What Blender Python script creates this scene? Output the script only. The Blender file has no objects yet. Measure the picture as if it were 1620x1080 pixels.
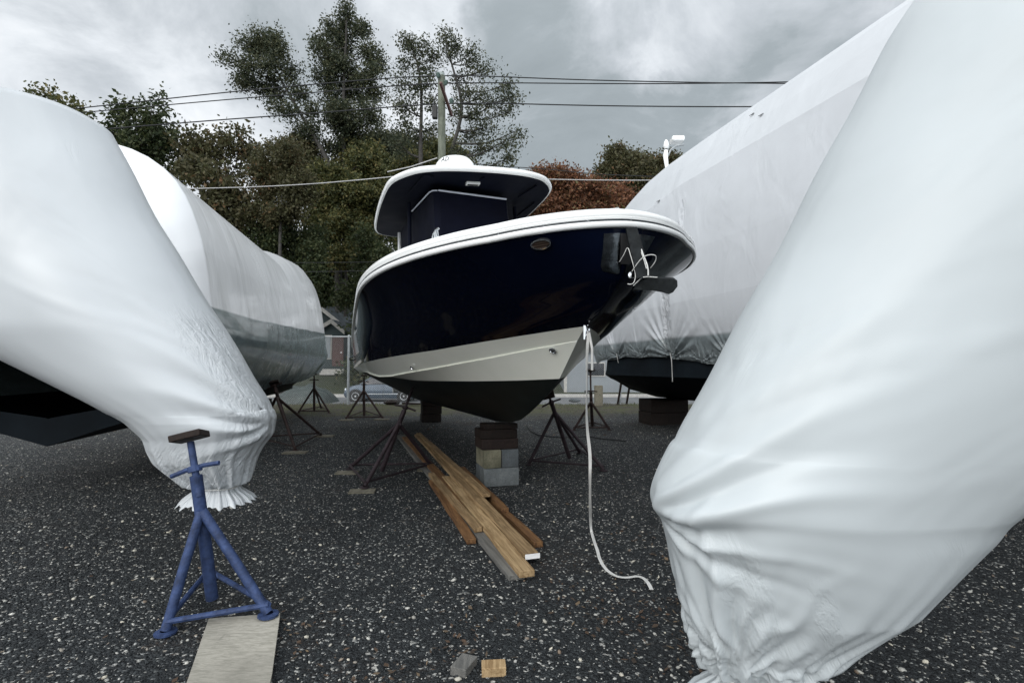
import bpy, math, random
import numpy as np
from mathutils import Vector, Matrix
random.seed(7); rng = np.random.default_rng(7)
SC = bpy.context.scene; COL = SC.collection
F = 811.0; PH = math.atan(40/F); CH = 1.28
cP, sP = math.cos(PH), math.sin(PH)
def raydir(px, py):
    a = (px-810)/F; b = (540-py)/F
    return np.array([a, cP-b*sP, sP+b*cP])
def at(px, py, Y):
    d = raydir(px, py); return np.array([0, 0, CH])+d*(Y/d[1])
def gnd(px, py, z=0.0):
    d = raydir(px, py); return np.array([0, 0, CH])+d*((z-CH)/d[2])
def proj(P):
    P = np.atleast_2d(P); x = P[:, 0]; y = P[:, 1]; z = P[:, 2]-CH
    d = y*cP+z*sP; u = -y*sP+z*cP
    return np.stack([810+F*x/d, 540-F*u/d], 1)
# ------------------------------------------------------------ object helpers
def tag(o, label=None, cat=None, group=None, kind=None):
    if label: o['label'] = label
    if cat: o['category'] = cat
    if group: o['group'] = group
    if kind: o['kind'] = kind
    return o
def empty(name, loc, label, cat, group=None):
    o = bpy.data.objects.new(name, None); COL.objects.link(o)
    o.location = tuple(float(v) for v in loc); o.empty_display_size = .2
    return tag(o, label, cat, group)
def rootloc(p):
    l = np.zeros(3)
    while p is not None:
        l += np.array(p.location); p = p.parent
    return l
class MB:
    def __init__(s): s.v = []; s.f = []; s.m = []; s.n = 0
    def add(s, V, Fc, mi=0):
        V = np.asarray(V, float)
        s.v.append(V); s.f += [tuple(int(i)+s.n for i in f) for f in Fc]; s.m += [mi]*len(Fc); s.n += len(V); return s
    def box(s, c, sz, R=None, mi=0):
        h = np.array(sz)/2.
        V = np.array([(x, y, z) for x in (-1, 1) for y in (-1, 1) for z in (-1, 1)])*h
        if R is not None: V = V@np.array(R).T
        return s.add(V+np.array(c), [(0, 1, 3, 2), (4, 6, 7, 5), (0, 4, 5, 1), (2, 3, 7, 6), (0, 2, 6, 4), (1, 5, 7, 3)], mi)
    def tube(s, pts, r, n=8, mi=0, cap=True):
        pts = np.array(pts, float); k = len(pts); r = np.ones(k)*r
        T = np.gradient(pts, axis=0) if k > 2 else np.array([pts[1]-pts[0]]*2)
        T /= (np.linalg.norm(T, axis=1, keepdims=True)+1e-12)
        a = np.cross(T[0], (0, 0, 1.)); 
        if np.linalg.norm(a) < .1: a = np.cross(T[0], (1., 0, 0))
        V = []
        for i in range(k):
            a = a-T[i]*a.dot(T[i]); a /= np.linalg.norm(a); b = np.cross(T[i], a)
            for j in range(n):
                t = 2*math.pi*j/n; V.append(pts[i]+r[i]*(a*math.cos(t)+b*math.sin(t)))
        Fc = [(i*n+j, i*n+(j+1) % n, (i+1)*n+(j+1) % n, (i+1)*n+j) for i in range(k-1) for j in range(n)]
        if cap: Fc += [tuple(range(n))[::-1], tuple((k-1)*n+j for j in range(n))]
        return s.add(V, Fc, mi)
    def grid(s, G, mi=0, closed=False):
        G = np.asarray(G, float); a, b = G.shape[:2]
        V = G.reshape(-1, 3); Fc = []
        for i in range(a-1):
            for j in range(b if closed else b-1):
                j2 = (j+1) % b; Fc.append((i*b+j, i*b+j2, (i+1)*b+j2, (i+1)*b+j))
        return s.add(V, Fc, mi)
    def lathe(s, c, prof, n=24, ax=(0, 0, 1), mi=0):
        ax = np.array(ax, float); ax /= np.linalg.norm(ax)
        a = np.cross(ax, (0, 0, 1.))
        if np.linalg.norm(a) < .1: a = np.cross(ax, (1., 0, 0))
        a /= np.linalg.norm(a); b = np.cross(ax, a); c = np.array(c, float)
        G = [[c+ax*h+r*(a*math.cos(2*math.pi*j/n)+b*math.sin(2*math.pi*j/n)) for j in range(n)] for r, h in prof]
        return s.grid(G, mi, True)
    def prism(s, P2, fn0, fn1, mi=0):   # outline points through two mapping functions
        A = [fn0(*p) for p in P2]; B = [fn1(*p) for p in P2]; n = len(P2)
        return s.add(A+B, [tuple(range(n))[::-1], tuple(range(n, 2*n))]+[(i, (i+1) % n, n+(i+1) % n, n+i) for i in range(n)], mi)
    def build(s, name, mats, parent=None, smooth=False, loc=None, bevel=0, sharp=40):
        if not isinstance(mats, (list, tuple)): mats = [mats]
        V = np.concatenate(s.v); off = rootloc(parent) if parent is not None else (np.array(loc) if loc is not None else np.zeros(3))
        me = bpy.data.meshes.new(name); me.from_pydata((V-off).tolist(), [], s.f)
        for m in mats: me.materials.append(m)
        if len(mats) > 1: me.polygons.foreach_set('material_index', s.m)
        if smooth:
            me.polygons.foreach_set('use_smooth', [True]*len(me.polygons))
            if sharp: me.set_sharp_from_angle(angle=math.radians(sharp))
        me.update()
        o = bpy.data.objects.new(name, me); COL.objects.link(o)
        if parent is not None: o.parent = parent
        elif loc is not None: o.location = tuple(float(v) for v in loc)
        if bevel:
            b = o.modifiers.new('Bevel', 'BEVEL'); b.width = bevel; b.segments = 2; b.limit_method = 'ANGLE'
        return o
def bigmesh(name, V, Fa, mat, parent=None, smooth=False):
    me = bpy.data.meshes.new(name); n, k = Fa.shape
    off = rootloc(parent) if parent is not None else np.zeros(3)
    me.vertices.add(len(V)); me.vertices.foreach_set('co', (V-off).astype(np.float32).ravel())
    me.loops.add(n*k); me.loops.foreach_set('vertex_index', Fa.astype(np.int32).ravel())
    me.polygons.add(n); me.polygons.foreach_set('loop_start', np.arange(0, n*k, k, dtype=np.int32))
    if smooth: me.polygons.foreach_set('use_smooth', np.ones(n, bool))
    me.materials.append(mat); me.update(calc_edges=True); me.validate()
    o = bpy.data.objects.new(name, me); COL.objects.link(o)
    if parent is not None: o.parent = parent
    return o
# ------------------------------------------------------------ materials
class NT:
    def __init__(s, name):
        s.m = bpy.data.materials.new(name); s.m.use_nodes = True; s.t = s.m.node_tree; s.t.nodes.clear()
        s.out = s.N('ShaderNodeOutputMaterial'); s.tc = s.N('ShaderNodeTexCoord')
    def N(s, ty, **kw):
        n = s.t.nodes.new(ty)
        for k, v in kw.items():
            if k in n.inputs: 
                s.put(n.inputs[k], v)
            else: setattr(n, k, v)
        return n
    def put(s, sock, v):
        if isinstance(v, bpy.types.NodeSocket): s.t.links.new(v, sock)
        elif isinstance(v, bpy.types.Node): s.t.links.new(v.outputs[0], sock)
        else:
            if isinstance(v, (tuple, list)) and len(v) == 3 and sock.type == 'RGBA': v = (*v, 1)
            sock.default_value = v
    def noise(s, scale, detail=4, rough=.5, co=None, dist=0.):
        n = s.N('ShaderNodeTexNoise'); s.put(n.inputs['Scale'], scale); n.inputs['Detail'].default_value = detail
        n.inputs['Roughness'].default_value = rough; n.inputs['Distortion'].default_value = dist
        s.put(n.inputs['Vector'], co if co is not None else s.tc.outputs['Object']); return n.outputs[0]
    def mapping(s, scale=(1, 1, 1), rot=(0, 0, 0), co=None):
        n = s.N('ShaderNodeMapping'); n.inputs['Scale'].default_value = scale; n.inputs['Rotation'].default_value = rot
        s.put(n.inputs['Vector'], co if co is not None else s.tc.outputs['Object']); return n.outputs[0]
    def ramp(s, fac, stops):
        n = s.N('ShaderNodeValToRGB'); s.put(n.inputs[0], fac); e = n.color_ramp.elements
        while len(e) > 1: e.remove(e[0])
        e[0].position = stops[0][0]; e[0].color = (*C3(stops[0][1]), 1)
        for p, c in stops[1:]:
            x = e.new(p); x.color = (*C3(c), 1)
        return n.outputs[0]
    def mix(s, fac, a, b, mode='MIX'):
        n = s.N('ShaderNodeMix', data_type='RGBA', blend_type=mode)
        s.put(n.inputs[0], fac); s.put(n.inputs[6], C3(a) if isinstance(a, (int, float)) else a); s.put(n.inputs[7], C3(b) if isinstance(b, (int, float)) else b)
        return n.outputs[2]
    def math(s, op, a, b=0., c=0.):
        n = s.N('ShaderNodeMath', operation=op); s.put(n.inputs[0], a); s.put(n.inputs[1], b); s.put(n.inputs[2], c); return n.outputs[0]
    def bump(s, h, strength=.3, dist=.01, normal=None):
        n = s.N('ShaderNodeBump'); n.inputs['Strength'].default_value = strength; n.inputs['Distance'].default_value = dist
        s.put(n.inputs['Height'], h)
        if normal is not None: s.put(n.inputs['Normal'], normal)
        return n.outputs[0]
    def bsdf(s, color, rough=.5, metal=0., spec=.5, normal=None, coat=0., **kw):
        b = s.N('ShaderNodeBsdfPrincipled'); s.put(b.inputs['Base Color'], C3(color) if isinstance(color, (int, float)) else color)
        s.put(b.inputs['Roughness'], rough); s.put(b.inputs['Metallic'], metal); s.put(b.inputs['Specular IOR Level'], spec)
        b.inputs['Coat Weight'].default_value = coat; b.inputs['Coat Roughness'].default_value = .03
        if normal is not None: s.put(b.inputs['Normal'], normal)
        for k, v in kw.items(): s.put(b.inputs[k.replace('_', ' ')], v)
        s.t.links.new(b.outputs[0], s.out.inputs[0]); s.b = b; return s.m
def C3(c): return (c, c, c) if isinstance(c, (int, float)) else tuple(c)[:3]
def simple(name, col, rough=.5, metal=0., spec=.5, var=.15, nscale=6., bump=.0, bscale=40., coat=0.):
    n = NT(name); c = np.array(C3(col))
    k = n.ramp(n.noise(nscale, 5, .6), [(.3, tuple(c*(1-var))), (.7, tuple(np.minimum(c*(1+var), 1)))])
    nm = n.bump(n.noise(bscale, 4), bump, .01) if bump else None
    r = n.math('ADD', n.math('MULTIPLY', n.noise(nscale*2.3, 3), .2), rough-.1)
    return n.bsdf(k, r, metal, spec, nm, coat)
def wood(name, a, b, axis=(14, 1, 14), rot=(0, 0, 0), rough=.7):
    n = NT(name)
    co = n.mapping(axis, rot)
    g = n.noise(3., 6, .65, co, 1.2); s2 = n.noise(1.3, 4, .6)
    c = n.mix(n.ramp(g, [(.40, 0), (.58, 1.)]), a, b)
    c = n.mix(n.ramp(s2, [(.4, 0), (.75, .75)]), c, tuple(np.array(a)*.55))
    kn = n.N('ShaderNodeTexVoronoi'); kn.inputs['Scale'].default_value = 1.; n.put(kn.inputs['Vector'], n.mapping((9, 2.6, 3), rot))
    c = n.mix(n.ramp(kn.outputs['Distance'], [(.05, .85), (.12, 0)]), c, tuple(np.array(a)*.22))
    return n.bsdf(c, rough, 0, .25, n.bump(g, .5, .004))
M = {}
M['navy'] = simple('navy_gelcoat', (.0011, .0026, .0095), .06, 0, .09, .08, 2)
M['whitegel'] = simple('white_gelcoat', (.86, .87, .86), .18, 0, .5, .04, 3, coat=.3)
# stripe panel in an ivory white, slightly weathered
def stripe_mat():
    n = NT('ivory_boot_panel')
    st = n.noise(3, 5, .6, n.mapping((1, 1, .25)))
    c = n.ramp(st, [(.3, (.80, .82, .74)), (.7, (.86, .87, .80))])
    return n.bsdf(c, .25, 0, .5, coat=.3)
M['ivory'] = stripe_mat()
def antifoul():
    n = NT('dark_bottom_paint'); a = n.noise(4, 6, .65); b = n.noise(30, 4, .6, n.mapping((1, 1, .3)))
    c = n.ramp(a, [(.3, (.0025, .006, .007)), (.6, (.004, .009, .010)), (.8, (.012, .021, .021))])
    c = n.mix(n.ramp(b, [(.66, 0), (.85, .3)]), c, (.05, .05, .045))
    return n.bsdf(c, .5, 0, .25, n.bump(b, .15, .004))
M['bottom'] = antifoul()
M['darkrail'] = simple('dark_rail_strip', (.05, .055, .06), .35, .6)
M['steel'] = simple('polished_steel', (.62, .64, .66), .12, 1., var=.1)
M['dullsteel'] = simple('dull_steel', (.16, .17, .175), .33, .9, var=.3, nscale=12)
M['navycloth'] = simple('navy_canvas', (.0010, .0018, .0075), .8, 0, .12, .3, 3, .15, 12)
M['navyunder'] = simple('navy_underside', (.0022, .0035, .010), .75, 0, .12, .15, 2)
M['piping'] = simple('white_piping', (.5, .53, .6), .5)
M['glassdark'] = simple('dark_glass', (.01, .012, .016), .08, 0, .6)
M['rust'] = simple('rusty_painted_steel', (.035, .022, .02), .7, .2, .3, .55, 14, .3, 60)
M['bluesteel'] = simple('blue_painted_steel', (.03, .05, .12), .6, .1, .3, .5, 18, .3, 60)
M['plum'] = simple('dark_plum_painted_steel', (.03, .02, .024), .6, .1, .35, .4, 14, .2, 60)
def concrete(name, a, b):
    n = NT(name); g = n.noise(5, 6, .6); f = n.noise(70, 4, .6)
    c = n.mix(n.ramp(g, [(.35, 0), (.65, 1.)]), a, b)
    c = n.mix(n.ramp(f, [(.5, 0), (.75, .5)]), c, tuple(np.array(a)*.4))
    return n.bsdf(c, .9, 0, .2, n.bump(f, .5, .004))
M['cmu'] = concrete('grey_concrete', (.085, .097, .10), (.17, .185, .19))
M['cmu2'] = concrete('tan_mossy_concrete', (.09, .09, .062), (.21, .20, .145))
M['cmu3'] = concrete('dark_damp_concrete', (.075, .085, .09), (.12, .135, .145))
M['darktimber'] = wood('dark_wet_timber', (.010, .007, .006), (.024, .015, .011))
M['browntimber'] = wood('damp_brown_timber', (.016, .010, .009), (.036, .024, .020))
M['padwood'] = wood('grey_board', (.13, .12, .09), (.22, .205, .16))
AX = math.radians(16)
M['pine'] = wood('yellow_pine', (.24, .155, .075), (.50, .36, .20), (10, .55, 10))
M['oldpine'] = wood('brown_weathered_pine', (.10, .05, .022), (.26, .14, .062), (10, .55, 10))
M['tanpine'] = wood('tan_weathered_pine', (.17, .11, .055), (.36, .25, .135), (10, .55, 10))
M['greywood'] = wood('grey_weathered_wood', (.10, .10, .095), (.19, .185, .17), (10, .55, 10))
M['whitepaint'] = simple('white_paint', (.8, .8, .8), .5)
def galv():
    return simple('galvanised_steel', (.33, .35, .36), .45, .5, .5, .2, 20)
M['galv'] = galv()
M['black'] = simple('black_rubber', (.012, .012, .013), .6)
M['wire'] = simple('black_cable', (.012, .013, .015), .6)
M['palewire'] = simple('pale_cable', (.5, .5, .5), .4)
# ------------------------------------------------------------ world, light, camera
def world():
    w = bpy.data.worlds.new('World'); SC.world = w; w.use_nodes = True; t = w.node_tree; t.nodes.clear()
    class W_(NT):
        def __init__(s): s.t = t; s.out = s.N('ShaderNodeOutputWorld'); s.tc = s.N('ShaderNodeTexCoord')
    n = W_(); G = n.tc.outputs['Generated']
    sky = n.N('ShaderNodeTexSky', sky_type='NISHITA', sun_disc=False); sky.sun_elevation = math.radians(29); sky.sun_rotation = math.radians(209)
    sky.air_density = 1.; sky.dust_density = 5.
    sep = n.N('ShaderNodeSeparateXYZ'); n.put(sep.inputs[0], G); z = sep.outputs[2]
    zc = n.math('MAXIMUM', z, 0.)
    # stretch the cloud texture towards the horizon
    inv = n.math('DIVIDE', 1., n.math('ADD', zc, .25))
    co = n.N('ShaderNodeVectorMath', operation='SCALE'); n.put(co.inputs[0], G); n.put(co.inputs['Scale'], inv)
    big = n.noise(.9, 8, .58, co.outputs[0], .35); fine = n.noise(3.0, 8, .62, co.outputs[0], .5)
    nv = n.N('ShaderNodeTexNoise'); nv.inputs['Scale'].default_value = 4.5; nv.inputs['Detail'].default_value = 9; nv.inputs['Roughness'].default_value = .58; n.put(nv.inputs['Vector'], G)
    def blob(px, py, rx, ry, soft=1.):
        d = raydir(px, py); d = d/np.linalg.norm(d)
        s0 = n.N('ShaderNodeVectorMath', operation='SUBTRACT'); n.put(s0.inputs[0], nv.outputs['Color']); s0.inputs[1].default_value = (.5, .5, .5)
        s1 = n.N('ShaderNodeVectorMath', operation='SCALE'); n.put(s1.inputs[0], s0.outputs[0]); s1.inputs['Scale'].default_value = .24
        a = n.N('ShaderNodeVectorMath', operation='ADD'); n.put(a.inputs[0], G); n.put(a.inputs[1], s1.outputs[0])
        b = n.N('ShaderNodeVectorMath', operation='SUBTRACT'); n.put(b.inputs[0], a.outputs[0]); b.inputs[1].default_value = tuple(d)
        m_ = n.N('ShaderNodeVectorMath', operation='MULTIPLY'); n.put(m_.inputs[0], b.outputs[0]); m_.inputs[1].default_value = (F/rx, 1.2, F/ry)
        l = n.N('ShaderNodeVectorMath', operation='LENGTH'); n.put(l.inputs[0], m_.outputs[0])
        r = n.N('ShaderNodeMapRange', interpolation_type='SMOOTHSTEP'); n.put(r.inputs[0], l.outputs['Value'])
        r.inputs[1].default_value = 1.; r.inputs[2].default_value = .45; r.inputs[3].default_value = 0.; r.inputs[4].default_value = 1.
        return r.outputs[0]
    D = n.math('MAXIMUM', blob(885, 55, 175, 200), n.math('MULTIPLY', blob(900, 215, 300, 130), .95))
    D = n.math('MAXIMUM', D, n.math('MULTIPLY', blob(1150, 105, 85, 65), .75))
    D = n.math('SUBTRACT', D, n.math('MULTIPLY', blob(1090, 20, 190, 90), .6))
    D = n.math('SUBTRACT', D, n.math('MULTIPLY', blob(650, 60, 110, 130), .4))
    D = n.math('MAXIMUM', D, n.math('MULTIPLY', blob(300, 30, 300, 130), .5))
    D = n.math('MAXIMUM', D, n.math('MULTIPLY', blob(1420, 60, 240, 100), .5))
    t1 = n.math('ADD', n.math('MULTIPLY', D, .34), n.math('MULTIPLY', n.math('SUBTRACT', big, .5), .75))
    t1 = n.math('ADD', t1, n.math('MULTIPLY', n.math('SUBTRACT', fine, .5), .8))
    c = n.ramp(n.math('ADD', t1, .325), [(.22, (.90, .93, .96)), (.36, (.77, .81, .85)), (.52, (.56, .60, .64)), (.72, (.36, .405, .43)), (.95, (.29, .33, .35))])
    # overcast sky: brighter overhead
    up = n.N('ShaderNodeMapRange'); n.put(up.inputs[0], z); up.inputs[1].default_value = .5; up.inputs[2].default_value = 1.; up.inputs[3].default_value = 1.; up.inputs[4].default_value = 1.4
    rr = n.N('ShaderNodeMapRange', interpolation_type='SMOOTHSTEP'); n.put(rr.inputs[0], sep.outputs[1]); rr.inputs[1].default_value = .05; rr.inputs[2].default_value = -.75; rr.inputs[3].default_value = 1.; rr.inputs[4].default_value = 2.1
    sc2 = n.N('ShaderNodeVectorMath', operation='SCALE'); n.put(sc2.inputs[0], c); n.put(sc2.inputs['Scale'], n.math('MULTIPLY', up.outputs[0], rr.outputs[0]))
    b1 = n.N('ShaderNodeBackground'); n.put(b1.inputs[0], sc2.outputs[0]); b1.inputs[1].default_value = 1.04
    b2 = n.N('ShaderNodeBackground'); n.put(b2.inputs[0], sky.outputs[0]); b2.inputs[1].default_value = .05
    ms = n.N('ShaderNodeMixShader'); ms.inputs[0].default_value = .12; n.put(ms.inputs[1], b1.outputs[0]); n.put(ms.inputs[2], b2.outputs[0])
    t.links.new(ms.outputs[0], n.out.inputs[0])
world()
sd = bpy.data.lights.new('sun', 'SUN'); sd.energy = .9; sd.angle = math.radians(28); sd.color = (1, .97, .93)
so = bpy.data.objects.new('sun', sd); COL.objects.link(so)
so.rotation_euler = Vector((.40, .72, -.46)).to_track_quat('-Z', 'Y').to_euler()
cd = bpy.data.cameras.new('camera'); cd.lens = 36*811/1620; cd.sensor_width = 36; cd.clip_end = 2000; cd.clip_start = .05
co = bpy.data.objects.new('camera', cd); COL.objects.link(co); co.location = (0, 0, CH); co.rotation_euler = (math.pi/2+PH, 0, 0); SC.camera = co
SC.view_settings.view_transform = 'Standard'; SC.view_settings.look = 'None'; SC.view_settings.gamma = 1; SC.view_settings.exposure = 0.22
SC.view_settings.use_curve_mapping = False
SC.cycles.max_bounces = 7; SC.cycles.transparent_max_bounces = 12
# ------------------------------------------------------------ ground
def gz(x, y):
    y = np.asarray(y, float); z = np.interp(y, [-60, 17.6, 19, 23.6, 33.5, 36, 46, 60, 120, 400, 900], [0, 0, -.12, -.65, -.65, -.5, .95, 1.6, 4, 8, 10])
    return z+0*np.asarray(x)
def lump(x, y):
    return .02*np.sin(x*.9+.4*y)*np.sin(y*.7-.3*x)+.006*np.sin(3.1*x+1.3*y)+.005*np.sin(4.7*y-2.1*x)
def ground_mat():
    n = NT('yard_gravel'); P = n.tc.outputs['Object']
    sep = n.N('ShaderNodeSeparateXYZ'); n.put(sep.inputs[0], P); y = sep.outputs[1]
    wob = n.noise(1.1, 6, .65)
    yy = n.math('ADD', y, n.math('MULTIPLY', n.math('SUBTRACT', wob, .5), 5.))
    def vor(s, feat='F1'):
        v = n.N('ShaderNodeTexVoronoi', feature=feat); v.inputs['Scale'].default_value = s; n.put(v.inputs['Vector'], P); return v
    v1 = vor(88.); v2 = vor(38.)
    def rnd(v):
        q = n.N('ShaderNodeSeparateColor'); n.put(q.inputs[0], v.outputs['Color']); return q
    r1 = rnd(v1); r2 = rnd(v2)
    base = n.ramp(r1.outputs[0], [(0, (.006, .008, .0095)), (.55, (.016, .0195, .022)), (.85, (.036, .042, .045)), (.93, (.06, .068, .07)), (.955, (.30, .31, .30)), (1, (.5, .49, .45))])
    patch = n.noise(.7, 4, .6)
    pm = n.math('MULTIPLY', n.ramp(r2.outputs[1], [(.955, 0), (.965, 1.)]), n.ramp(v2.outputs['Distance'], [(.35, 1.), (.5, 0)]))
    base = n.mix(pm, base, n.ramp(r2.outputs[2], [(0, (.46, .45, .41)), (.6, (.36, .36, .34)), (1, (.20, .16, .11))]))
    # brown leaf and needle litter in patches
    lit = n.math('MULTIPLY', n.ramp(n.noise(.8, 5, .65, n.mapping((1, 1, 1), (0, 0, 1.))), [(.56, 0), (.68, .8)]), n.ramp(n.noise(45, 3, .6), [(.45, 0), (.6, 1.)]))
    base = n.mix(lit, base, (.045, .03, .02))
    big = n.ramp(n.noise(.35, 3), [(.3, .8), (.7, 1.15)]); base = n.mix(1., base, big, 'MULTIPLY')
    gf = n.noise(22, 5, .7, None, .5)
    grass = n.ramp(gf, [(.3, (.04, .05, .02)), (.5, (.08, .08, .035)), (.62, (.045, .06, .02)), (.75, (.24, .20, .11))])
    dirt = n.ramp(n.noise(9, 6, .7), [(.3, (.03, .028, .022)), (.6, (.075, .067, .05)), (.75, (.17, .14, .09))])
    g2 = n.mix(n.ramp(n.noise(1.7, 4), [(.42, 0), (.58, 1.)]), grass, dirt)
    mr = n.N('ShaderNodeMapRange', interpolation_type='SMOOTHSTEP'); n.put(mr.inputs[0], yy); mr.inputs[1].default_value = 12.6; mr.inputs[2].default_value = 15.0
    base = n.mix(mr.outputs[0], base, g2)
    mr2 = n.N('ShaderNodeMapRange', interpolation_type='SMOOTHSTEP'); n.put(mr2.inputs[0], yy); mr2.inputs[1].default_value = 33; mr2.inputs[2].default_value = 37
    far = n.ramp(n.noise(3., 6, .7), [(.3, (.016, .022, .010)), (.55, (.035, .045, .018)), (.7, (.08, .065, .03))])
    base = n.mix(mr2.outputs[0], base, far)
    h = n.math('ADD', n.math('MULTIPLY', v1.outputs['Distance'], -1.), n.math('MULTIPLY', v2.outputs['Distance'], -.6))
    nm = n.bump(h, .9, .02)
    return n.bsdf(base, .72, 0, .35, nm)
def build_ground():
    xs = np.unique(np.concatenate([np.linspace(-12, 12, 121), np.linspace(-60, 60, 41), np.linspace(-900, 900, 19)]))
    ys = np.unique(np.concatenate([np.linspace(-2, 20, 111), np.linspace(20, 62, 43), np.linspace(-60, 120, 19), np.linspace(-700, 1200, 20)]))
    X, Y = np.meshgrid(xs, ys, indexing='ij'); Z = gz(X, Y)+np.where(Y < 19, lump(X, Y), lump(X, Y)*.3)*np.where((Y > 23) & (Y < 36), 0, 1)
    b = MB(); b.grid(np.stack([X, Y, Z], -1)); o = b.build('ground', ground_mat(), smooth=True, sharp=0); tag(o, kind='structure')
build_ground()
def strip(name, y0, y1, dz, mat, x0=-150, x1=150, dz2=None):
    b = MB(); xs = np.linspace(x0, x1, 61)
    G = [[(x, y, float(gz(x, y))+d) for x in xs] for y, d in ((y0, dz), (y1, dz2 if dz2 is not None else dz))]
    o = b.grid(G).build(name, mat); tag(o, kind='structure'); return o
M['asphalt'] = simple('asphalt', (.12, .125, .13), .85, var=.25, nscale=2.5, bump=.3, bscale=120)
M['kerb'] = concrete('pale_concrete', (.34, .33, .31), (.48, .47, .44))
strip('road', 24.0, 32.6, .004, M['asphalt'])
def kerb(name, y0, y1, h, label=None):
    b = MB(); b.box((0, (y0+y1)/2, -.65+h/2), (300, y1-y0, h)); o = b.build(name, M['kerb'], bevel=.01); tag(o, kind='structure')
kerb('kerb', 32.6, 32.8, .14); kerb('pavement', 32.8, 34.0, .135); kerb('near_kerb', 23.8, 24.0, .12)

# loose stones
def stones(N, region, smin, smax, mat, name):
    ph = (1+5**.5)/2
    iv = np.array([(-1, ph, 0), (1, ph, 0), (-1, -ph, 0), (1, -ph, 0), (0, -1, ph), (0, 1, ph), (0, -1, -ph), (0, 1, -ph), (ph, 0, -1), (ph, 0, 1), (-ph, 0, -1), (-ph, 0, 1)])/1.9
    fc = np.array([(0, 11, 5), (0, 5, 1), (0, 1, 7), (0, 7, 10), (0, 10, 11), (1, 5, 9), (5, 11, 4), (11, 10, 2), (10, 7, 6), (7, 1, 8), (3, 9, 4), (3, 4, 2), (3, 2, 6), (3, 6, 8), (3, 8, 9), (4, 9, 5), (2, 4, 11), (6, 2, 10), (8, 6, 7), (9, 8, 1)])
    P = region(N); N = len(P)
    s = smin+(smax-smin)*rng.random(N)**4
    sc = np.stack([s*rng.uniform(.7, 1.4, N), s*rng.uniform(.6, 1.1, N), s*rng.uniform(.35, .75, N)], 1)
    V = iv[None]*(1+rng.uniform(-.25, .25, (N, 12, 1)))*sc[:, None]
    a = rng.uniform(0, 2*math.pi, N); ca, sa = np.cos(a)[:, None], np.sin(a)[:, None]
    x = V[..., 0]*ca-V[..., 1]*sa; y = V[..., 0]*sa+V[..., 1]*ca
    ti = rng.uniform(-.5, .5, N)[:, None]; z = V[..., 2]+x*ti
    V = np.stack([x, y, z], -1)+np.column_stack([P, lump(P[:, 0], P[:, 1])+s*.25])[:, None]
    Fa = (fc[None]+12*np.arange(N)[:, None, None]).reshape(-1, 3)
    o = bigmesh(name, V.reshape(-1, 3), Fa, mat); return o
def reg(y0, y1, pw):
    def f(N):
        y = y0+(y1-y0)*rng.random(N)**pw; x = (rng.random(N)*2-1)*(y*1.02+.3)
        return np.column_stack([x, y])
    return f
def stone_mat(name, stops):
    n = NT(name); g = n.N('ShaderNodeNewGeometry')
    c = n.ramp(g.outputs['Random Per Island'], stops); c = n.mix(.4, c, n.ramp(n.noise(120, 3), [(.3, .4), (.7, 1.)]), 'MULTIPLY')
    return n.bsdf(c, .7, 0, .35)
M['stone_d'] = stone_mat('dark_gravel_stones', [(0, (.007, .009, .0105)), (.6, (.019, .0225, .025)), (.86, (.042, .048, .05)), (.935, (.065, .07, .07)), (.955, (.32, .33, .32)), (1, (.5, .49, .45))])
M['stone_w'] = stone_mat('pale_pebbles', [(0, (.55, .54, .49)), (.35, (.40, .40, .37)), (.6, (.62, .58, .48)), (.8, (.30, .29, .26)), (.9, (.20, .15, .11)), (.95, (.34, .31, .26)), (1, (.66, .65, .6))])
o = stones(70000, reg(1.5, 8.5, 1.2), .004, .010, M['stone_d'], 'gravel'); tag(o, 'dark crushed gravel stones covering the yard', 'gravel', kind='stuff')
o = stones(9000, reg(1.6, 13, 1.15), .0022, .0145, M['stone_w'], 'pale_pebbles'); tag(o, 'small white and cream pebbles scattered through the dark gravel', 'pebbles', kind='stuff')
# leaf litter
def litter():
    m = NT('dead_leaves'); g = m.N('ShaderNodeNewGeometry')
    c = m.ramp(g.outputs['Random Per Island'], [(0, (.05, .03, .018)), (.4, (.075, .045, .026)), (.7, (.035, .026, .018)), (1, (.17, .12, .07))]); m.bsdf(c, .8)
    cs = [gnd(960, 985), gnd(900, 945), gnd(1075, 985), gnd(1060, 960), gnd(590, 1070), gnd(730, 1020), gnd(1080, 900), gnd(1010, 850), gnd(460, 1010), gnd(1090, 1040)]
    P = []
    for c0 in cs: P.append(c0[:2]+rng.normal(0, .13, (45, 2)))
    yy = rng.uniform(9.5, 17.4, 2600); P.append(np.column_stack([rng.uniform(-1.1, 1.1, 2600)*yy, yy]))
    yy = rng.uniform(2., 9.5, 160); P.append(np.column_stack([rng.uniform(-.9, .9, 160)*yy, yy]))
    P = np.concatenate(P); N = len(P)
    s = rng.uniform(.006, .022, N)*np.where(P[:, 1] > 9, 1.8, 1); a = rng.uniform(0, 6.28, N)
    u = np.column_stack([np.cos(a), np.sin(a), rng.uniform(-.3, .3, N)])*s[:, None]; v = np.column_stack([-np.sin(a), np.cos(a), rng.uniform(-.4, .4, N)])*s[:, None]*rng.uniform(.15, .7, (N, 1))
    c = np.column_stack([P, lump(P[:, 0], P[:, 1])+.012])
    V = np.stack([c-u, c-v*.9+.2*u, c+u, c+v], 1).reshape(-1, 3); Fa = np.arange(4*N).reshape(-1, 4)
    tag(bigmesh('leaf_litter', V, Fa, m.m), 'brown dead leaves and needles lying over the gravel', 'leaves', kind='stuff')
litter()
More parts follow.
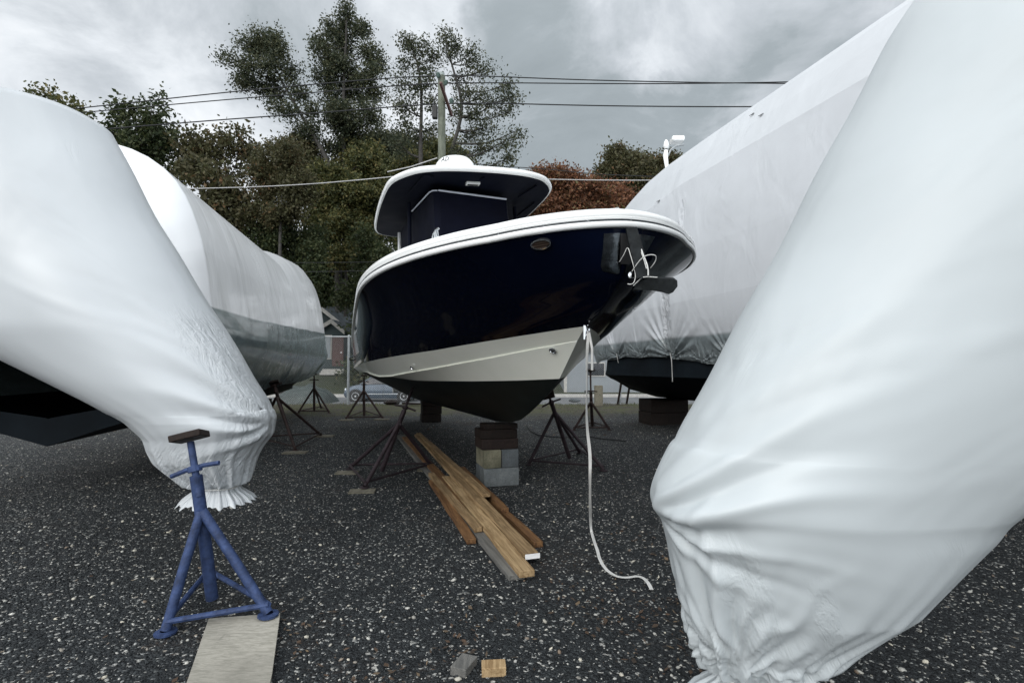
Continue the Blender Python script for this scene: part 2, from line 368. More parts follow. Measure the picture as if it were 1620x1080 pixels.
def grass():
    m = NT('verge_grass'); g = m.N('ShaderNodeNewGeometry')
    m.bsdf(m.ramp(g.outputs['Random Per Island'], [(0, (.03, .05, .015)), (.5, (.07, .085, .03)), (.8, (.17, .15, .07)), (1, (.05, .075, .02))]), .7)
    N = 26000; y = rng.uniform(13.2, 22, N); x = rng.uniform(-26, 26, N)
    k = np.sin(x*.8+np.sin(y*1.3)*1.5)+np.sin(y*1.1+x*.35)+rng.normal(0, .5, N)+(y-15.2)*.5; sel = k > -.1; x, y = x[sel], y[sel]; N = len(x)
    h = rng.uniform(.02, .075, N)*np.where(y > 17, 1.5, 1); a = rng.uniform(0, 6.28, N); w = .008
    c = np.column_stack([x, y, gz(x, y)+lump(x, y)-.005]); dx = np.column_stack([np.cos(a)*w, np.sin(a)*w, 0*a])
    tp = c+np.column_stack([rng.normal(0, .03, N), rng.normal(0, .03, N), h])
    V = np.stack([c-dx, c+dx, tp], 1).reshape(-1, 3)
    tag(bigmesh('grass', V, np.arange(3*N).reshape(-1, 3), m.m), 'thin green and straw coloured grass along the fence', 'grass', kind='stuff')
grass()
# ------------------------------------------------------------ navy motor boat
B_th, B_px, B_py, B_Bm, B_xm, B_n, B_q, B_z0, B_zr, B_L, B_kz, B_tr, B_he = [0.31910222, 0.71403694, 2.89435872, 1.38578988, 2.7302591, 3.75737363, 1.25403793, 1.22283989, 0.09670765, 9.45038243, 0.54512351, 0.02232079, 0.06026855]
_t = np.array([math.sin(B_th), -math.cos(B_th)]); _s = np.array([-math.cos(B_th), -math.sin(B_th)])
def BW(x, b, z):       # x aft of the bow tip, b to starboard, z above the keel -> world
    x, b, z = np.broadcast_arrays(np.asarray(x, float), b, z)
    bb = b*math.cos(B_he)+z*math.sin(B_he); zz = z*math.cos(B_he)-b*math.sin(B_he)+B_kz+B_tr*(B_L-x)
    return np.stack([B_px-x*_t[0]+bb*_s[0], B_py-x*_t[1]+bb*_s[1], zz], -1)
def bfun(B, x0, l, n=2.2, q=1.6): return lambda x: B*(1-np.clip(1-(x-x0)/l, 0, 1)**n)**(1/q)
NU = 90; U = np.linspace(0, 1, NU)**1.0; UU = U**1.9
def xl(x0): return x0+(B_L-x0)*UU
def bG(x):
    xe = np.where(x < .35, .35*(np.maximum(x, 1e-9)/.35)**.74, x)
    return bG0(xe)
def bG0(x): return B_Bm*(1-np.clip(1-x/B_xm, 0, 1)**B_n)**(1/B_q)*(1-.06*np.clip((x-B_xm)/(B_L-B_xm), 0, 1)**2)
def zG(x): return B_z0+B_zr*np.clip(1-x/B_L, 0, 1)**2
zWt = lambda x: np.interp(x, [1.05, 1.4, 1.91, 2.86, 3.55, 4.7, 9.5], [.4576, .458, .467, .497, .548, .625, .70])
zCt = lambda x: np.maximum(np.interp(x, [.706, .76, .92, 1.43, 2.17, 3.17, 9.5], [.716, .713, .696, .65, .601, .555, .6]), zWt(x)+.003)
zTt = lambda x: np.interp(x, [.55, .66, 1.08, 1.87, 3.81, 9.5], [.8081, .805, .787, .756, .737, .79])
zKt = lambda x: np.interp(x, [1.05, 1.225, 1.489, 1.75, 2.0, 2.3, 2.8, 9], [.4576, .368, .2517, .155, .076, .03, 0, 0])
bWf, bCf, bTf = bfun(1.17, 1.05, 4.2, 2.2, 1.), bfun(1.22, .706, 4.2, 2.2, 1.), bfun(1.30, .55, 3.8, 2.2, 1.)
stemx = lambda z: np.interp(z, [.8081, .87, .93, .984, 1.034, 1.10, 1.2, 1.32], [.56, .36, .245, .165, .085, .04, .012, 0])
def topside(nr=18):
    R = np.linspace(0, 1, nr); G = np.zeros((nr, NU, 3))
    xT, xG = xl(.55), xl(0.)
    for i, r in enumerate(R):
        e = 1.9+(.72-1.9)*np.clip(UU*2.2, 0, 1)
        f = r**e
        x0 = stemx(.8081+(1.3195-.8081)*r); x = x0+(B_L-x0)*UU
        b = bTf(xT)*(1-f)+bG(xG)*f; z = zTt(xT)*(1-r)+zG(xG)*r
        G[i] = np.stack([x, b, z], -1)
    return G
TS = topside()
def rows(A, B, n):
    return np.array([A*(1-k)+B*k for k in np.linspace(0, 1, n)])
lW = np.stack([xl(1.05), bWf(xl(1.05)), zWt(xl(1.05))], -1); lC = np.stack([xl(.706), bCf(xl(.706))+.012*np.clip(UU*30, 0, 1), zCt(xl(.706))], -1)
lT = TS[0]; lK = np.stack([xl(1.05), 0*U, zKt(xl(1.05))], -1)
BOT = rows(lK, lW, 6)
BOT[1:-1, :, 2] -= (.05*np.sin(np.linspace(0, 1, 6)*math.pi)[1:-1, None])*np.clip(1-UU*2, 0, 1)[None]*0
SIDE1 = rows(lW, lC, 5); SIDE2 = rows(lC, lT, 4)
def both(b, G, flip=False):
    W1 = BW(G[..., 0], G[..., 1], G[..., 2]); W2 = BW(G[..., 0], -G[..., 1], G[..., 2])
    b.grid(W1[:, ::-1]); b.grid(W2); return b
W0 = BW(4., 0., 0.); boat = empty('motor_boat', (W0[0], W0[1], 0), 'navy blue centre console motor boat propped on stands, bow overhanging to the right', 'boat')
both(MB(), TS).build('hull', M['navy'], boat, True, sharp=60)
b = MB(); lC2 = lC.copy(); lC2[:, 1] -= .016*np.clip(UU*30, 0, 1); lC2[:, 2] += .004; both(b, SIDE1); both(b, rows(lC, lC2, 2)); both(b, rows(lC2, lT, 4))
b.build('boot_stripe', M['ivory'], boat, True, sharp=14)
b = both(MB(), BOT); b.build('hull_bottom', M['bottom'], boat, True, sharp=25)
prof = [(r[-1][0], r[-1][1], r[-1][2]) for r in (BOT[0:1], BOT[-1:], SIDE1[-1:], TS[0:1])]+[tuple(TS[i][-1]) for i in (6, 12, 17)]
prof = [tuple(BOT[0][-1]), tuple(BOT[-1][-1]), tuple(lC[-1]), tuple(lT[-1]), tuple(TS[6][-1]), tuple(TS[12][-1]), tuple(TS[17][-1])]
tr = [BW(x-.001, b_, z) for x, b_, z in prof]+[BW(x-.001, -b_, z) for x, b_, z in prof[::-1][:-1]]
MB().add(tr, [tuple(range(len(tr)))]).build('transom', M['navy'], boat)
# gunwale path (plan) from starboard stern round the bow to port stern
xg = xl(0.); gp = np.column_stack([xg, bG(xg), zG(xg)])
path = np.concatenate([gp[::-1], (gp*np.array([1, -1, 1]))[1:]])
d = np.gradient(path[:, :2], axis=0); d /= np.linalg.norm(d, axis=1, keepdims=True); nrm = np.column_stack([d[:, 1], -d[:, 0]])
mid = len(path)//2
if nrm[0, 1] < 0: nrm = -nrm
# smooth normals around the bow
for _ in range(3):
    nrm[1:-1] = (nrm[:-2]+nrm[1:-1]*2+nrm[2:]); nrm /= np.linalg.norm(nrm, axis=1, keepdims=True)
def sweep(profile):
    G = []
    for n_, z_ in profile:
        q = path.copy(); q[:, :2] += nrm*n_; q[:, 1] = np.where(np.arange(len(q)) <= mid, np.maximum(q[:, 1], 0), np.minimum(q[:, 1], 0)); q[:, 2] += z_
        G.append(BW(q[:, 0], q[:, 1], q[:, 2]))
    return np.array(G)
MB().grid(sweep([(0, -.006), (.014, -.005), (.020, .002), (.022, .018), (.018, .027), (.008, .030)])).build('rub_rail', M['whitegel'], boat, True, sharp=50)
MB().grid(sweep([(.008, .030), (.014, .031), (.015, .035), (.014, .038), (.006, .039)])).build('rail_insert', M['darkrail'], boat, True, sharp=50)
cap = MB().grid(sweep([(.006, .039), (.015, .040), (.017, .052), (.012, .056), (.0125, .058), (.015, .062), (.012, .084), (-.006, .102), (-.05, .118), (-.14, .128), (-.30, .132)])).build('gunwale_cap', M['whitegel'], boat, True, sharp=50)
acc = 0; last = path[0]
for k in range(1, len(path)):
    acc += np.linalg.norm(path[k]-last); last = path[k]
    if acc > .24:
        acc = 0; c = BW(path[k, 0]+nrm[k, 0]*.015, path[k, 1]+nrm[k, 1]*.015, path[k, 2]+.0345)
        MB().lathe(c, [(.006, -.003), (.006, .002), (.0001, .004)], 8, BW(path[k, 0]+nrm[k, 0], path[k, 1]+nrm[k, 1], path[k, 2])-BW(path[k, 0], path[k, 1], path[k, 2])).build('rail_screw', M['dullsteel'], boat)
# deck inside the cap
q = gp.copy(); q[:, 1] = np.maximum(q[:, 1]-.28, 0)
G = np.array([BW(q[:, 0]+.0, q[:, 1]*k, q[:, 2]+.130) for k in np.linspace(-1, 1, 9)])
MB().grid(G).build('deck', M['whitegel'], boat, True)
def bbox(b, x0, x1, b0, b1, z0, z1, taper=0., mi=0):
    V = [BW(x, bb, z) for x, bb, z in [(x0, b0, z0), (x1, b0, z0), (x1, b1, z0), (x0, b1, z0), (x0+taper, b0+taper*np.sign(b1-b0), z1), (x1-taper, b0+taper*np.sign(b1-b0), z1), (x1-taper, b1-taper*np.sign(b1-b0), z1), (x0+taper, b1-taper*np.sign(b1-b0), z1)]]
    b.add(V, [(0, 3, 2, 1), (4, 5, 6, 7), (0, 1, 5, 4), (1, 2, 6, 5), (2, 3, 7, 6), (3, 0, 4, 7)], mi)
b = MB(); bbox(b, .9, 2.2, -.45, .45, 1.40, 1.60, .12); b.build('bow_seat', M['whitegel'], boat, bevel=.04)
# hardtop: measured outline, mirrored about the centre line
half = [(5.44, .0), (5.42, .60), (5.33, .90), (5.10, 1.02), (4.2, 1.03), (3.46, 1.0), (3.17, .96), (3.02, .89), (2.90, .80), (2.80, .70), (2.72, .50), (2.685, .25), (2.68, 0.)]
def smooth_outline(P, it=2):
    P = np.array(P, float)
    for _ in range(it):
        Q = [P[0]]
        for a, c in zip(P[:-1], P[1:]): Q += [a*.75+c*.25, a*.25+c*.75]
        Q.append(P[-1]); P = np.array(Q)
    return P
hs = smooth_outline(half, 2); out = np.concatenate([hs, (hs*np.array([1, -1]))[::-1][1:-1]])
cx, cb = 4.06, 0.
def ring(k, z, cam=.0):
    o_ = (out-np.array([cx, cb]))*k+np.array([cx, cb])
    return BW(o_[:, 0], o_[:, 1], z+cam*(1-(o_[:, 1]/1.05)**2))
G = np.array([ring(.985, 2.670), ring(1.0, 2.673), ring(1.012, 2.693), ring(1.01, 2.718), ring(.985, 2.740), ring(.93, 2.758), ring(.7, 2.778), ring(.3, 2.793), ring(.02, 2.798)])
ht = MB().grid(G, closed=True).build('hardtop', M['whitegel'], boat, True, sharp=60)
G = np.array([ring(.985, 2.671), ring(.95, 2.678), ring(.92, 2.690), ring(.6, 2.693), ring(.01, 2.693)])
MB().grid(G, closed=True).build('underside', M['navyunder'], ht, True, sharp=25)
b = MB()   # raised frame round the underside light and ceiling ribs
bbox(b, 3.02, 3.10, -.03, .13, 2.664, 2.69); b.build('light_frame', M['whitegel'], ht, bevel=.006)
b = MB(); bbox(b, 3.045, 3.075, -.01, .11, 2.658, 2.6635); b.build('light_lens', M['black'], ht)
b = MB()
for x0, b0, x1, b1 in [(3.45, .72, 2.85, .62), (2.85, .62, 2.92, .52), (2.92, -.0, 2.84, -.02), (3.4, -.62, 3.0, -.70), (4.3, -.86, 3.6, -.9)]:
    MB().tube([BW(x0, b0, 2.672), BW(x1, b1, 2.672)], .011, 6).build('frame_tube', M['navyunder'], ht)
# canvas enclosure round the console
encl = [(3.12, .50), (3.11, .43), (3.30, -.42), (3.39, -.46), (4.8, -.50), (4.8, .68), (3.95, .62)]
def er(z, k=1., dx=0.):
    return np.array([BW(3.2+(x-3.2)*k+dx, b_*k, z) for x, b_ in encl])
G = np.array([er(1.35, 1.02, -.10), er(1.7, 1.03, -.09), er(2.1, 1.02, -.05), er(2.45, 1.0, -.01), er(2.59, 1., 0)])
MB().grid(G, closed=True).add(G[-1], [tuple(range(7))]).build('console_cover', M['navycloth'], boat)
b = MB(); P_ = [BW(x, b_, 2.597) for x, b_ in [(3.88, .635), (3.55, .585), (3.18, .53), (3.12, .50), (3.11, .45)]]
b.tube(P_, .0085, 6); b.build('cover_piping', M['piping'], boat)
b = MB(); b.tube([BW(3.10, .44, 2.597), BW(3.29, -.42, 2.597)], .011, 6); b.build('cover_piping', M['piping'], boat)
for x, bb, x2, b2, mat in [(5.1, .68, 5.2, .80, 'whitegel'), (5.1, -.68, 5.2, -.80, 'whitegel'), (3.75, .70, 3.6, .78, 'navyunder'), (3.75, -.70, 3.6, -.78, 'navyunder')]:
    MB().tube([BW(x2, b2, 1.25), BW(x, bb, 2.2), BW(x, bb*.97, 2.66)], .024, 10).build('hardtop_leg', M[mat], boat, True)
b = MB(); bbox(b, 4.9, 5.2, .35, .75, 1.3, 1.85, .03); b.build('leaning_seat', M['navycloth'], boat, bevel=.03)
b = MB(); bbox(b, 4.6, 4.8, .74, .95, 1.25, 1.62, .01); b.build('tackle_box', M['whitegel'], boat, bevel=.02)
# radar dome with its lettering
dc = BW(3.6, .12, 2.90)
upv = BW(3.6, .12, 3.90)-dc
rd = MB().lathe(dc, [(.12, -.13), (.14, -.02), (.16, .0), (.235, .01), (.25, .03), (.25, .06), (.247, .14), (.235, .20), (.195, .25), (.12, .278), (.04, .287), (.0005, .288)], 40, upv).build('radar_dome', M['whitegel'], boat, True, sharp=50)
fc = bpy.data.curves.new('lettering', 'FONT'); fc.body = 'AD'; fc.size = .085; fc.extrude = .001; fc.align_x = 'CENTER'
fo = bpy.data.objects.new('tmp', fc); COL.objects.link(fo); bpy.context.view_layer.update()
dg = bpy.context.evaluated_depsgraph_get(); tm = bpy.data.meshes.new_from_object(fo.evaluated_get(dg)); bpy.data.objects.remove(fo)
V = np.array([v.co[:] for v in tm.vertices]); Fc = [tuple(p.vertices) for p in tm.polygons]
tocam = np.array([0, 0, CH])-dc; a0 = math.atan2(tocam[1], tocam[0])-.52   # wrapped on the dome, towards its left edge
W_ = []
for x, y, z in V:
    h = .165+y; R = np.interp(h, [.06, .14, .20, .25], [.25, .247, .235, .195])+.0015+z; a = a0+x/.25
    W_.append(dc+np.array([math.cos(a)*R, math.sin(a)*R, 0])+upv*h)
MB().add(W_, Fc).build('lettering', simple('dark_lettering', (.05, .055, .07), .5), rd)
b = MB(); b.tube([BW(3.4, -.35, 2.78), BW(3.4, -.35, 2.82)], .02, 8); b.build('antenna_mount', M['whitegel'], boat)
# find a place on the topside by where it shows
def hull_at(px, py, G=TS, off=.004):
    best = None; GG = BW(G[..., 0], G[..., 1], G[..., 2]); a, c = GG.shape[:2]
    Pj = proj(GG.reshape(-1, 3)).reshape(a, c, 2)
    dd = ((Pj-np.array([px, py]))**2).sum(2); i, j = np.unravel_index(dd.argmin(), dd.shape); i = min(max(i, 1), a-2); j = min(max(j, 1), c-2)
    du = GG[i, j+1]-GG[i, j-1]; dv = GG[i+1, j]-GG[i-1, j]
    J = np.column_stack([(Pj[i, j+1]-Pj[i, j-1])/2, (Pj[i+1, j]-Pj[i-1, j])/2]); s_ = np.linalg.solve(J, np.array([px, py])-Pj[i, j]); s_ = np.clip(s_, -1.5, 1.5)
    p = GG[i, j]+du/2*s_[0]+dv/2*s_[1]; n = np.cross(du, dv); n /= np.linalg.norm(n)
    if n.dot(np.array([0, 0, CH])-p) < 0: n = -n
    return p+n*off, n, du/np.linalg.norm(du)
p, n, u_ = hull_at(856, 385)
v_ = np.cross(n, u_)
def ell(a, c, h, k): return [p+n*h+u_*a*math.cos(t)+v_*c*math.sin(t) for t in np.linspace(0, 2*math.pi, k, endpoint=False)]
vt = MB().grid([ell(.064, .036, -.002, 28), ell(.062, .034, .010, 28), ell(.054, .027, .012, 28), ell(.050, .024, .004, 28)], closed=True).build('hull_vent', M['steel'], boat, True)
b = MB(); b.add(ell(.052, .026, .002, 28), [tuple(range(28))])
for s_ in (-.5, -.17, .17, .5):
    q0 = p+n*.005+v_*(.044*s_); w = .048*math.sqrt(1-s_*s_); b.tube([q0-u_*w, q0+u_*w], .003, 6)
b.build('vent_grille', simple('bronze_dark', (.10, .07, .055), .35, .6), vt)
for (px, py), G, sc in (((652.5, 580.5), SIDE2, .8), ((875, 553.5), SIDE1, 1.)):
    p, n, u_ = hull_at(px, py, G)
    f = MB().lathe(p, [(.012, -.004), (.026*sc, .002), (.028*sc, .008), (.017*sc, .014), (.013*sc, .004)], 20, n).build('drain_fitting', M['steel'], boat, True)
    MB().lathe(p, [(.0135*sc, .006), (.0001, .0055)], 16, n).build('opening', M['black'], f)
# pop-up cleat and bow eye
for px, py in ((675, 371),):
    k = int(np.argmin(((proj(BW(path[:, 0], path[:, 1], path[:, 2]+.13))-np.array([px, py+6]))**2).sum(1)))
    x_, b_, z_ = path[k]; b_ -= .03
    b = MB()
    for t in (-.06, .06): b.tube([BW(x_+t, b_-.05, z_+.105), BW(x_+t*.8, b_-.05, z_+.155)], .009, 8)
    b.tube([BW(x_-.11, b_-.05, z_+.15), BW(x_-.05, b_-.05, z_+.16), BW(x_+.05, b_-.05, z_+.16), BW(x_+.11, b_-.05, z_+.15)], [.007, .011, .011, .007], 8)
    b.build('cleat', M['steel'], boat, True)
eye = BW(.57, 0.0, .775)
b = MB(); fw = BW(0., 0, .8)-BW(1., 0, .8)
tt = np.linspace(0, math.pi, 12); b.tube([eye+fw*.055*math.sin(t)+np.array([0, 0, 1])*.035*math.cos(t) for t in tt], .007, 8)
b.box(eye+fw*.002, (.03, .03, .11)); b.build('bow_eye', M['steel'], boat, True)
# anchor pocket: polished plates on both bows with a dark recess between
def patch(side, r0, r1, w0, w1, off, n=10):
    G = []
    for r in np.linspace(r0, r1, n):
        i = r*17; i0 = int(min(i, 16)); f = i-i0; row = TS[i0]*(1-f)+TS[i0+1]*f
        k = (r-r0)/(r1-r0); wid = w0+(w1-w0)*k
        if k < .25: wid *= math.sqrt(max(1-(1-k/.25)**2, 0))*.75+.25
        arc = np.concatenate([[0], np.cumsum(np.linalg.norm(np.diff(row, axis=0), axis=1))])
        line = []
        for s_ in np.linspace(.012, wid, n):
            q = np.array([np.interp(s_, arc, row[:, c]) for c in range(3)]); line.append(BW(q[0]-off*.6, (q[1]+off)*side, q[2]-off*.3))
        G.append(line)
    return np.array(G)
M['anchorsteel'] = simple('dark_anchor_steel', (.012, .014, .015), .6, 0., .10, var=.5, nscale=25)
M['mirror'] = simple('mirror_plate', (.09, .10, .11), .15, 1., var=.5, nscale=14, bump=.15, bscale=18)
for sd_, w_a, w_b in ((1, .13, .12), (-1, .10, .24)):
    MB().grid(patch(sd_, .50, .93, w_a, w_b, .006)).build('anchor_plate', M['mirror'], boat, True)
b = MB()
G = patch(1, .60, .93, .02, .02, .011)[:, ::-1]; G2 = patch(-1, .60, .93, .08, .10, .011); b.grid(np.concatenate([G, G2], 1)); b.build('anchor_pocket', M['black'], boat, True)
# anchor hanging from the pocket
an0 = BW(.10, .0, 1.20)
an = empty('x', (0, 0, 0), None, None); bpy.data.objects.remove(an)
Yc = 2.82
A0, A1 = at(1004, 383, 2.800), at(1019, 441, 2.680)
sh = A1-A0; ax = sh/np.linalg.norm(sh); sd2 = np.cross(ax, (0, 1., 0)); sd2 /= np.linalg.norm(sd2); nn = np.cross(ax, sd2)
def shank(a, w, th):   # plate-like shank
    return [a-sd2*w+nn*th, a+sd2*w+nn*th, a+sd2*w-nn*th, a-sd2*w-nn*th]
G = [shank(A0-ax*.10, .030, .010), shank(A0, .034, .010), shank(A0+sh*.5, .034, .010), shank(A0+sh*1., .038, .010)]
anc = MB().grid(G, closed=True).build('anchor', M['anchorsteel'], boat)
fl = [at(1003, 457, 2.740), at(1014, 438.5, 2.720), at(1026, 438, 2.680), at(1048, 439, 2.600), at(1066, 440, 2.540), at(1071.5, 444.5, 2.520), at(1072, 452, 2.520), at(1065, 461, 2.540), at(1058, 464.5, 2.560), at(1048, 461.5, 2.600), at(1032, 458.5, 2.660), at(1015, 457.5, 2.720)]
thk = np.array([.004, .012, .006])
b = MB(); n_ = len(fl); b.add([q-thk for q in fl]+[q+thk for q in fl], [tuple(range(n_)), tuple(range(n_, 2*n_))[::-1]]+[(i, n_+i, n_+(i+1) % n_, (i+1) % n_) for i in range(n_)])
b.build('fluke', M['anchorsteel'], anc, bevel=.003)
fl2 = [at(1001, 459, 2.780), at(1015, 439, 2.760), at(1030, 438.3, 2.830), at(1026, 446, 2.880), at(1010, 460, 2.860)]
b = MB(); n_ = len(fl2); b.add([q-thk for q in fl2]+[q+thk for q in fl2], [tuple(range(n_)), tuple(range(n_, 2*n_))[::-1]]+[(i, n_+i, n_+(i+1) % n_, (i+1) % n_) for i in range(n_)])
b.build('fluke', M['anchorsteel'], anc)
MB().lathe(at(998, 435.5, 2.760), [(.017, -.012), (.019, 0), (.017, .012), (.0001, .014)], 16, (0, -1, 0)).build('roller_bolt', M['steel'], boat, True)
M['rope'] = simple('white_rope', (.62, .62, .60), .7, bump=.3, bscale=200)
def px_tube(pts, r, name, mat, parent, n=6, sm=3):
    P_ = np.array([at(q[0], q[1], q[2]-.13) for q in pts])
    for _ in range(sm):
        Q = [P_[0]]
        for a, c in zip(P_[:-1], P_[1:]): Q += [a*.75+c*.25, a*.25+c*.75]
        Q.append(P_[-1]); P_ = np.array(Q)
    return MB().tube(P_, r, n).build(name, mat, parent, True)
px_tube([(980, 414, 3.0), (987, 403, 2.95), (993, 388.5, 2.93), (998, 405, 2.9), (1003, 422, 2.86), (1006, 436, 2.83), (1003, 448, 2.82), (997, 450, 2.83), (993, 449, 2.84)], .0024, 'anchor_rope', M['rope'], boat)
px_tube([(1000, 429, 2.86), (1010, 414, 2.82), (1019, 405, 2.79), (1030, 402.5, 2.78), (1038, 404, 2.78), (1038, 411, 2.8), (1034, 418, 2.82), (1029, 424, 2.85)], .0026, 'anchor_rope', M['rope'], boat)
px_tube([(1013, 389, 2.93), (1017, 402, 2.85), (1022, 413, 2.8), (1025.5, 425, 2.78), (1025.5, 436, 2.77)], .0034, 'anchor_rope', M['rope'], boat)
px_tube([(1012, 392, 2.92), (1018, 408, 2.84), (1023, 425, 2.79)], .003, 'anchor_rope', M['rope'], boat)
px_tube([(1002, 452, 2.84), (1009, 445, 2.82), (1015, 439, 2.81), (1024, 437.6, 2.79), (1040, 438.6, 2.74)], .0025, 'anchor_rope', M['rope'], boat)
# grab rail / trim tab hint at the stern quarter
MB().tube([BW(9.0, 1.30, 1.04), BW(9.05, 1.38, 1.0), BW(9.3, 1.38, .97), BW(9.35, 1.28, .95)], .014, 8).build('grab_handle', M['steel'], boat, True)
b = MB(); bbox(b, 9.455, 9.8, -.55, .55, .35, 1.0, .06); b.build('engine_bracket', M['navy'], boat, bevel=.03)
for sb in (-.36, .36):
    eng = MB(); 
    prof2 = [(9.9, .95, .02), (8.72, 1.15, .16), (8.70, 1.5, .20), (8.76, 1.72, .16), (8.85, 1.78, .05)]
    G = [[BW(10.1+(.34 if w > .1 else .15)*math.cos(t), sb+w*math.sin(t), z_) for t in np.linspace(0, 2*math.pi, 16, endpoint=False)] for _, z_, w in prof2]
    eng.grid(G, closed=True); ob = eng.build('outboard_motor', M['whitegel'], boat, True)
    b = MB(); bbox(b, 9.95, 10.2, sb-.06, sb+.06, .15, 1.05, .01); b.build('lower_unit', M['whitegel'], ob, bevel=.02)
# strap from the bow eye to the ground
def strap():
    pts = [eye+fw*.05]+[at(px, py, Y) for px, py, Y in [(928.5, 560, float(eye[1])-.06), (929, 600, float(eye[1])-.05), (928, 640, float(eye[1])-.03), (929, 680, float(eye[1])), (934, 720, float(eye[1])+.02), (933, 760, float(eye[1])+.05)]]
    pts += [gnd(px, py, .018) for px, py in [(934, 835), (940, 858), (945, 872), (949, 890), (958, 904), (968, 912), (980, 917), (995, 917.5), (1008, 915), (1018, 918), (1026, 926), (1031, 936)]]
    P_ = np.array(pts)
    for _ in range(3):
        Q = [P_[0]]
        for a, c in zip(P_[:-1], P_[1:]): Q += [a*.75+c*.25, a*.25+c*.75]
        Q.append(P_[-1]); P_ = np.array(Q)
    P_[:, 2] = np.maximum(P_[:, 2], lump(P_[:, 0], P_[:, 1])+.014)
    T = np.gradient(P_, axis=0); T /= np.linalg.norm(T, axis=1, keepdims=True); L_ = np.concatenate([[0], np.cumsum(np.linalg.norm(np.diff(P_, axis=0), axis=1))])
    G0, G1, G2, G3 = [], [], [], []
    for p_, t_, l in zip(P_, T, L_):
        down = l < 1.75
        a = np.array([math.cos(1.1*math.sin(l*4.)), math.sin(1.1*math.sin(l*4.)), 0.]) if down else np.cross(t_, (0, 0, 1.))
        a = a-t_*a.dot(t_); a /= np.linalg.norm(a); n2 = np.cross(a, t_); w = .0105
        G0.append(p_-a*w); G1.append(p_+a*w); G2.append(p_+a*w+n2*.002); G3.append(p_-a*w+n2*.002)
    b = MB(); b.grid(np.array([G0, G1, G2, G3, G0])); o = b.build('strap', M['rope'], None, loc=(float(eye[0]), float(eye[1]), 0))
    tag(o, 'white webbing strap hanging from the bow eye and trailing over the gravel', 'strap')
    b = MB(); q = [eye+fw*.05, eye+fw*.07+np.array([.012, 0, -.12]), eye+fw*.05+np.array([.02, 0, -.26])]; b.tube(q, .008, 6); b.build('loose_end', M['rope'], o)
strap()
#@@PART3
# ------------------------------------------------------------ shrink wrapped boats
def set_uv(o, UV):
    me = o.data; l = me.uv_layers.new(name='UVMap'); vi = np.empty(len(me.loops), np.int32); me.loops.foreach_get('vertex_index', vi)
    l.data.foreach_set('uv', np.asarray(UV, np.float32)[vi].ravel())
def film(name, dark_z, dark_col, white=(.80, .82, .845), edge_z=None, seams=(), steps=(), creases=.5, soft=.06, rough=.3, wob=.03):
    n = NT(name); uv = n.N('ShaderNodeUVMap'); uv.uv_map = 'UVMap'; UVs = uv.outputs[0]
    sp = n.N('ShaderNodeSeparateXYZ'); n.put(sp.inputs[0], UVs); u, v = sp.outputs[0], sp.outputs[1]
    wv = n.math('ADD', v, n.math('MULTIPLY', n.math('SUBTRACT', n.noise(1.3, 3, .5, UVs), .5), wob))
    def ss(x, a, b, o0=0., o1=1.):
        r = n.N('ShaderNodeMapRange', interpolation_type='SMOOTHSTEP'); n.put(r.inputs[0], x)
        for i, q in enumerate((a, b, o0, o1)): r.inputs[i+1].default_value = q
        return r.outputs[0]
    blot = n.ramp(n.noise(1.1, 5, .6, UVs), [(.3, .94), (.7, 1.02)])
    c = n.mix(1., white, blot, 'MULTIPLY')
    for z_, f_ in steps:
        c = n.mix(ss(wv, z_-.01, z_+.01, 1., 0.), c, n.mix(1., c, f_, 'MULTIPLY'))
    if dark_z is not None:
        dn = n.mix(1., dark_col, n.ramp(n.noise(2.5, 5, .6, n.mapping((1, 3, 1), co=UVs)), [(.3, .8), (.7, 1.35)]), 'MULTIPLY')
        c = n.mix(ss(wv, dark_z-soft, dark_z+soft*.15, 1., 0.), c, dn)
    # creases: long soft folds, plus sharp crumples at the hem and along taped seams
    soft_ = n.noise(1.6, 3, .5, n.mapping((1, .6, 1), (0, 0, .7), UVs), .8)
    rid = n.math('ABSOLUTE', n.math('SUBTRACT', n.noise(7., 5, .6, n.mapping((1.9, .55, 1), (0, 0, .15), UVs), 1.), .5))
    rid2 = n.math('ABSOLUTE', n.math('SUBTRACT', n.noise(13., 5, .65, n.mapping((1.3, .8, 1), (0, 0, -.5), UVs), .8), .5))
    mask = None
    if edge_z is not None: mask = ss(wv, edge_z+.05, edge_z+.42, 1., 0.)
    for s_, w_, z0_, z1_ in seams:
        k = ss(n.math('ABSOLUTE', n.math('SUBTRACT', u, s_)), w_*.5, w_, 1., 0.)
        k = n.math('MULTIPLY', k, n.math('MULTIPLY', ss(v, z0_-.1, z0_), ss(v, z1_, z1_+.2, 1., 0.)))
        mask = k if mask is None else n.math('MAXIMUM', mask, k)
    h = n.math('MULTIPLY', soft_, .6)
    if mask is not None:
        hh = n.math('ADD', n.math('MULTIPLY', rid, 1.1), n.math('MULTIPLY', rid2, .9))
        h = n.math('ADD', h, n.math('MULTIPLY', hh, n.math('MULTIPLY', mask, creases)))
    few = n.math('MULTIPLY', ss(n.noise(1.1, 2, .5, UVs), .58, .7), n.math('MULTIPLY', rid, .35))
    h = n.math('ADD', h, few)
    nm = n.bump(h, .85, .05)
    m = n.bsdf(c, rough, 0, .5, nm, .25 if dark_z is not None else 0.)
    return m
def section_grid(P0, ax, cr, S, prof):
    """prof(s) -> list of (c, z); returns grid and uv"""
    G, UV = [], []
    for s in S:
        row = prof(s); G.append([np.array([P0[0]+ax[0]*s+cr[0]*c, P0[1]+ax[1]*s+cr[1]*c, z]) for c, z in row]); UV.append([(s, z) for c, z in row])
    return np.array(G), np.array(UV)
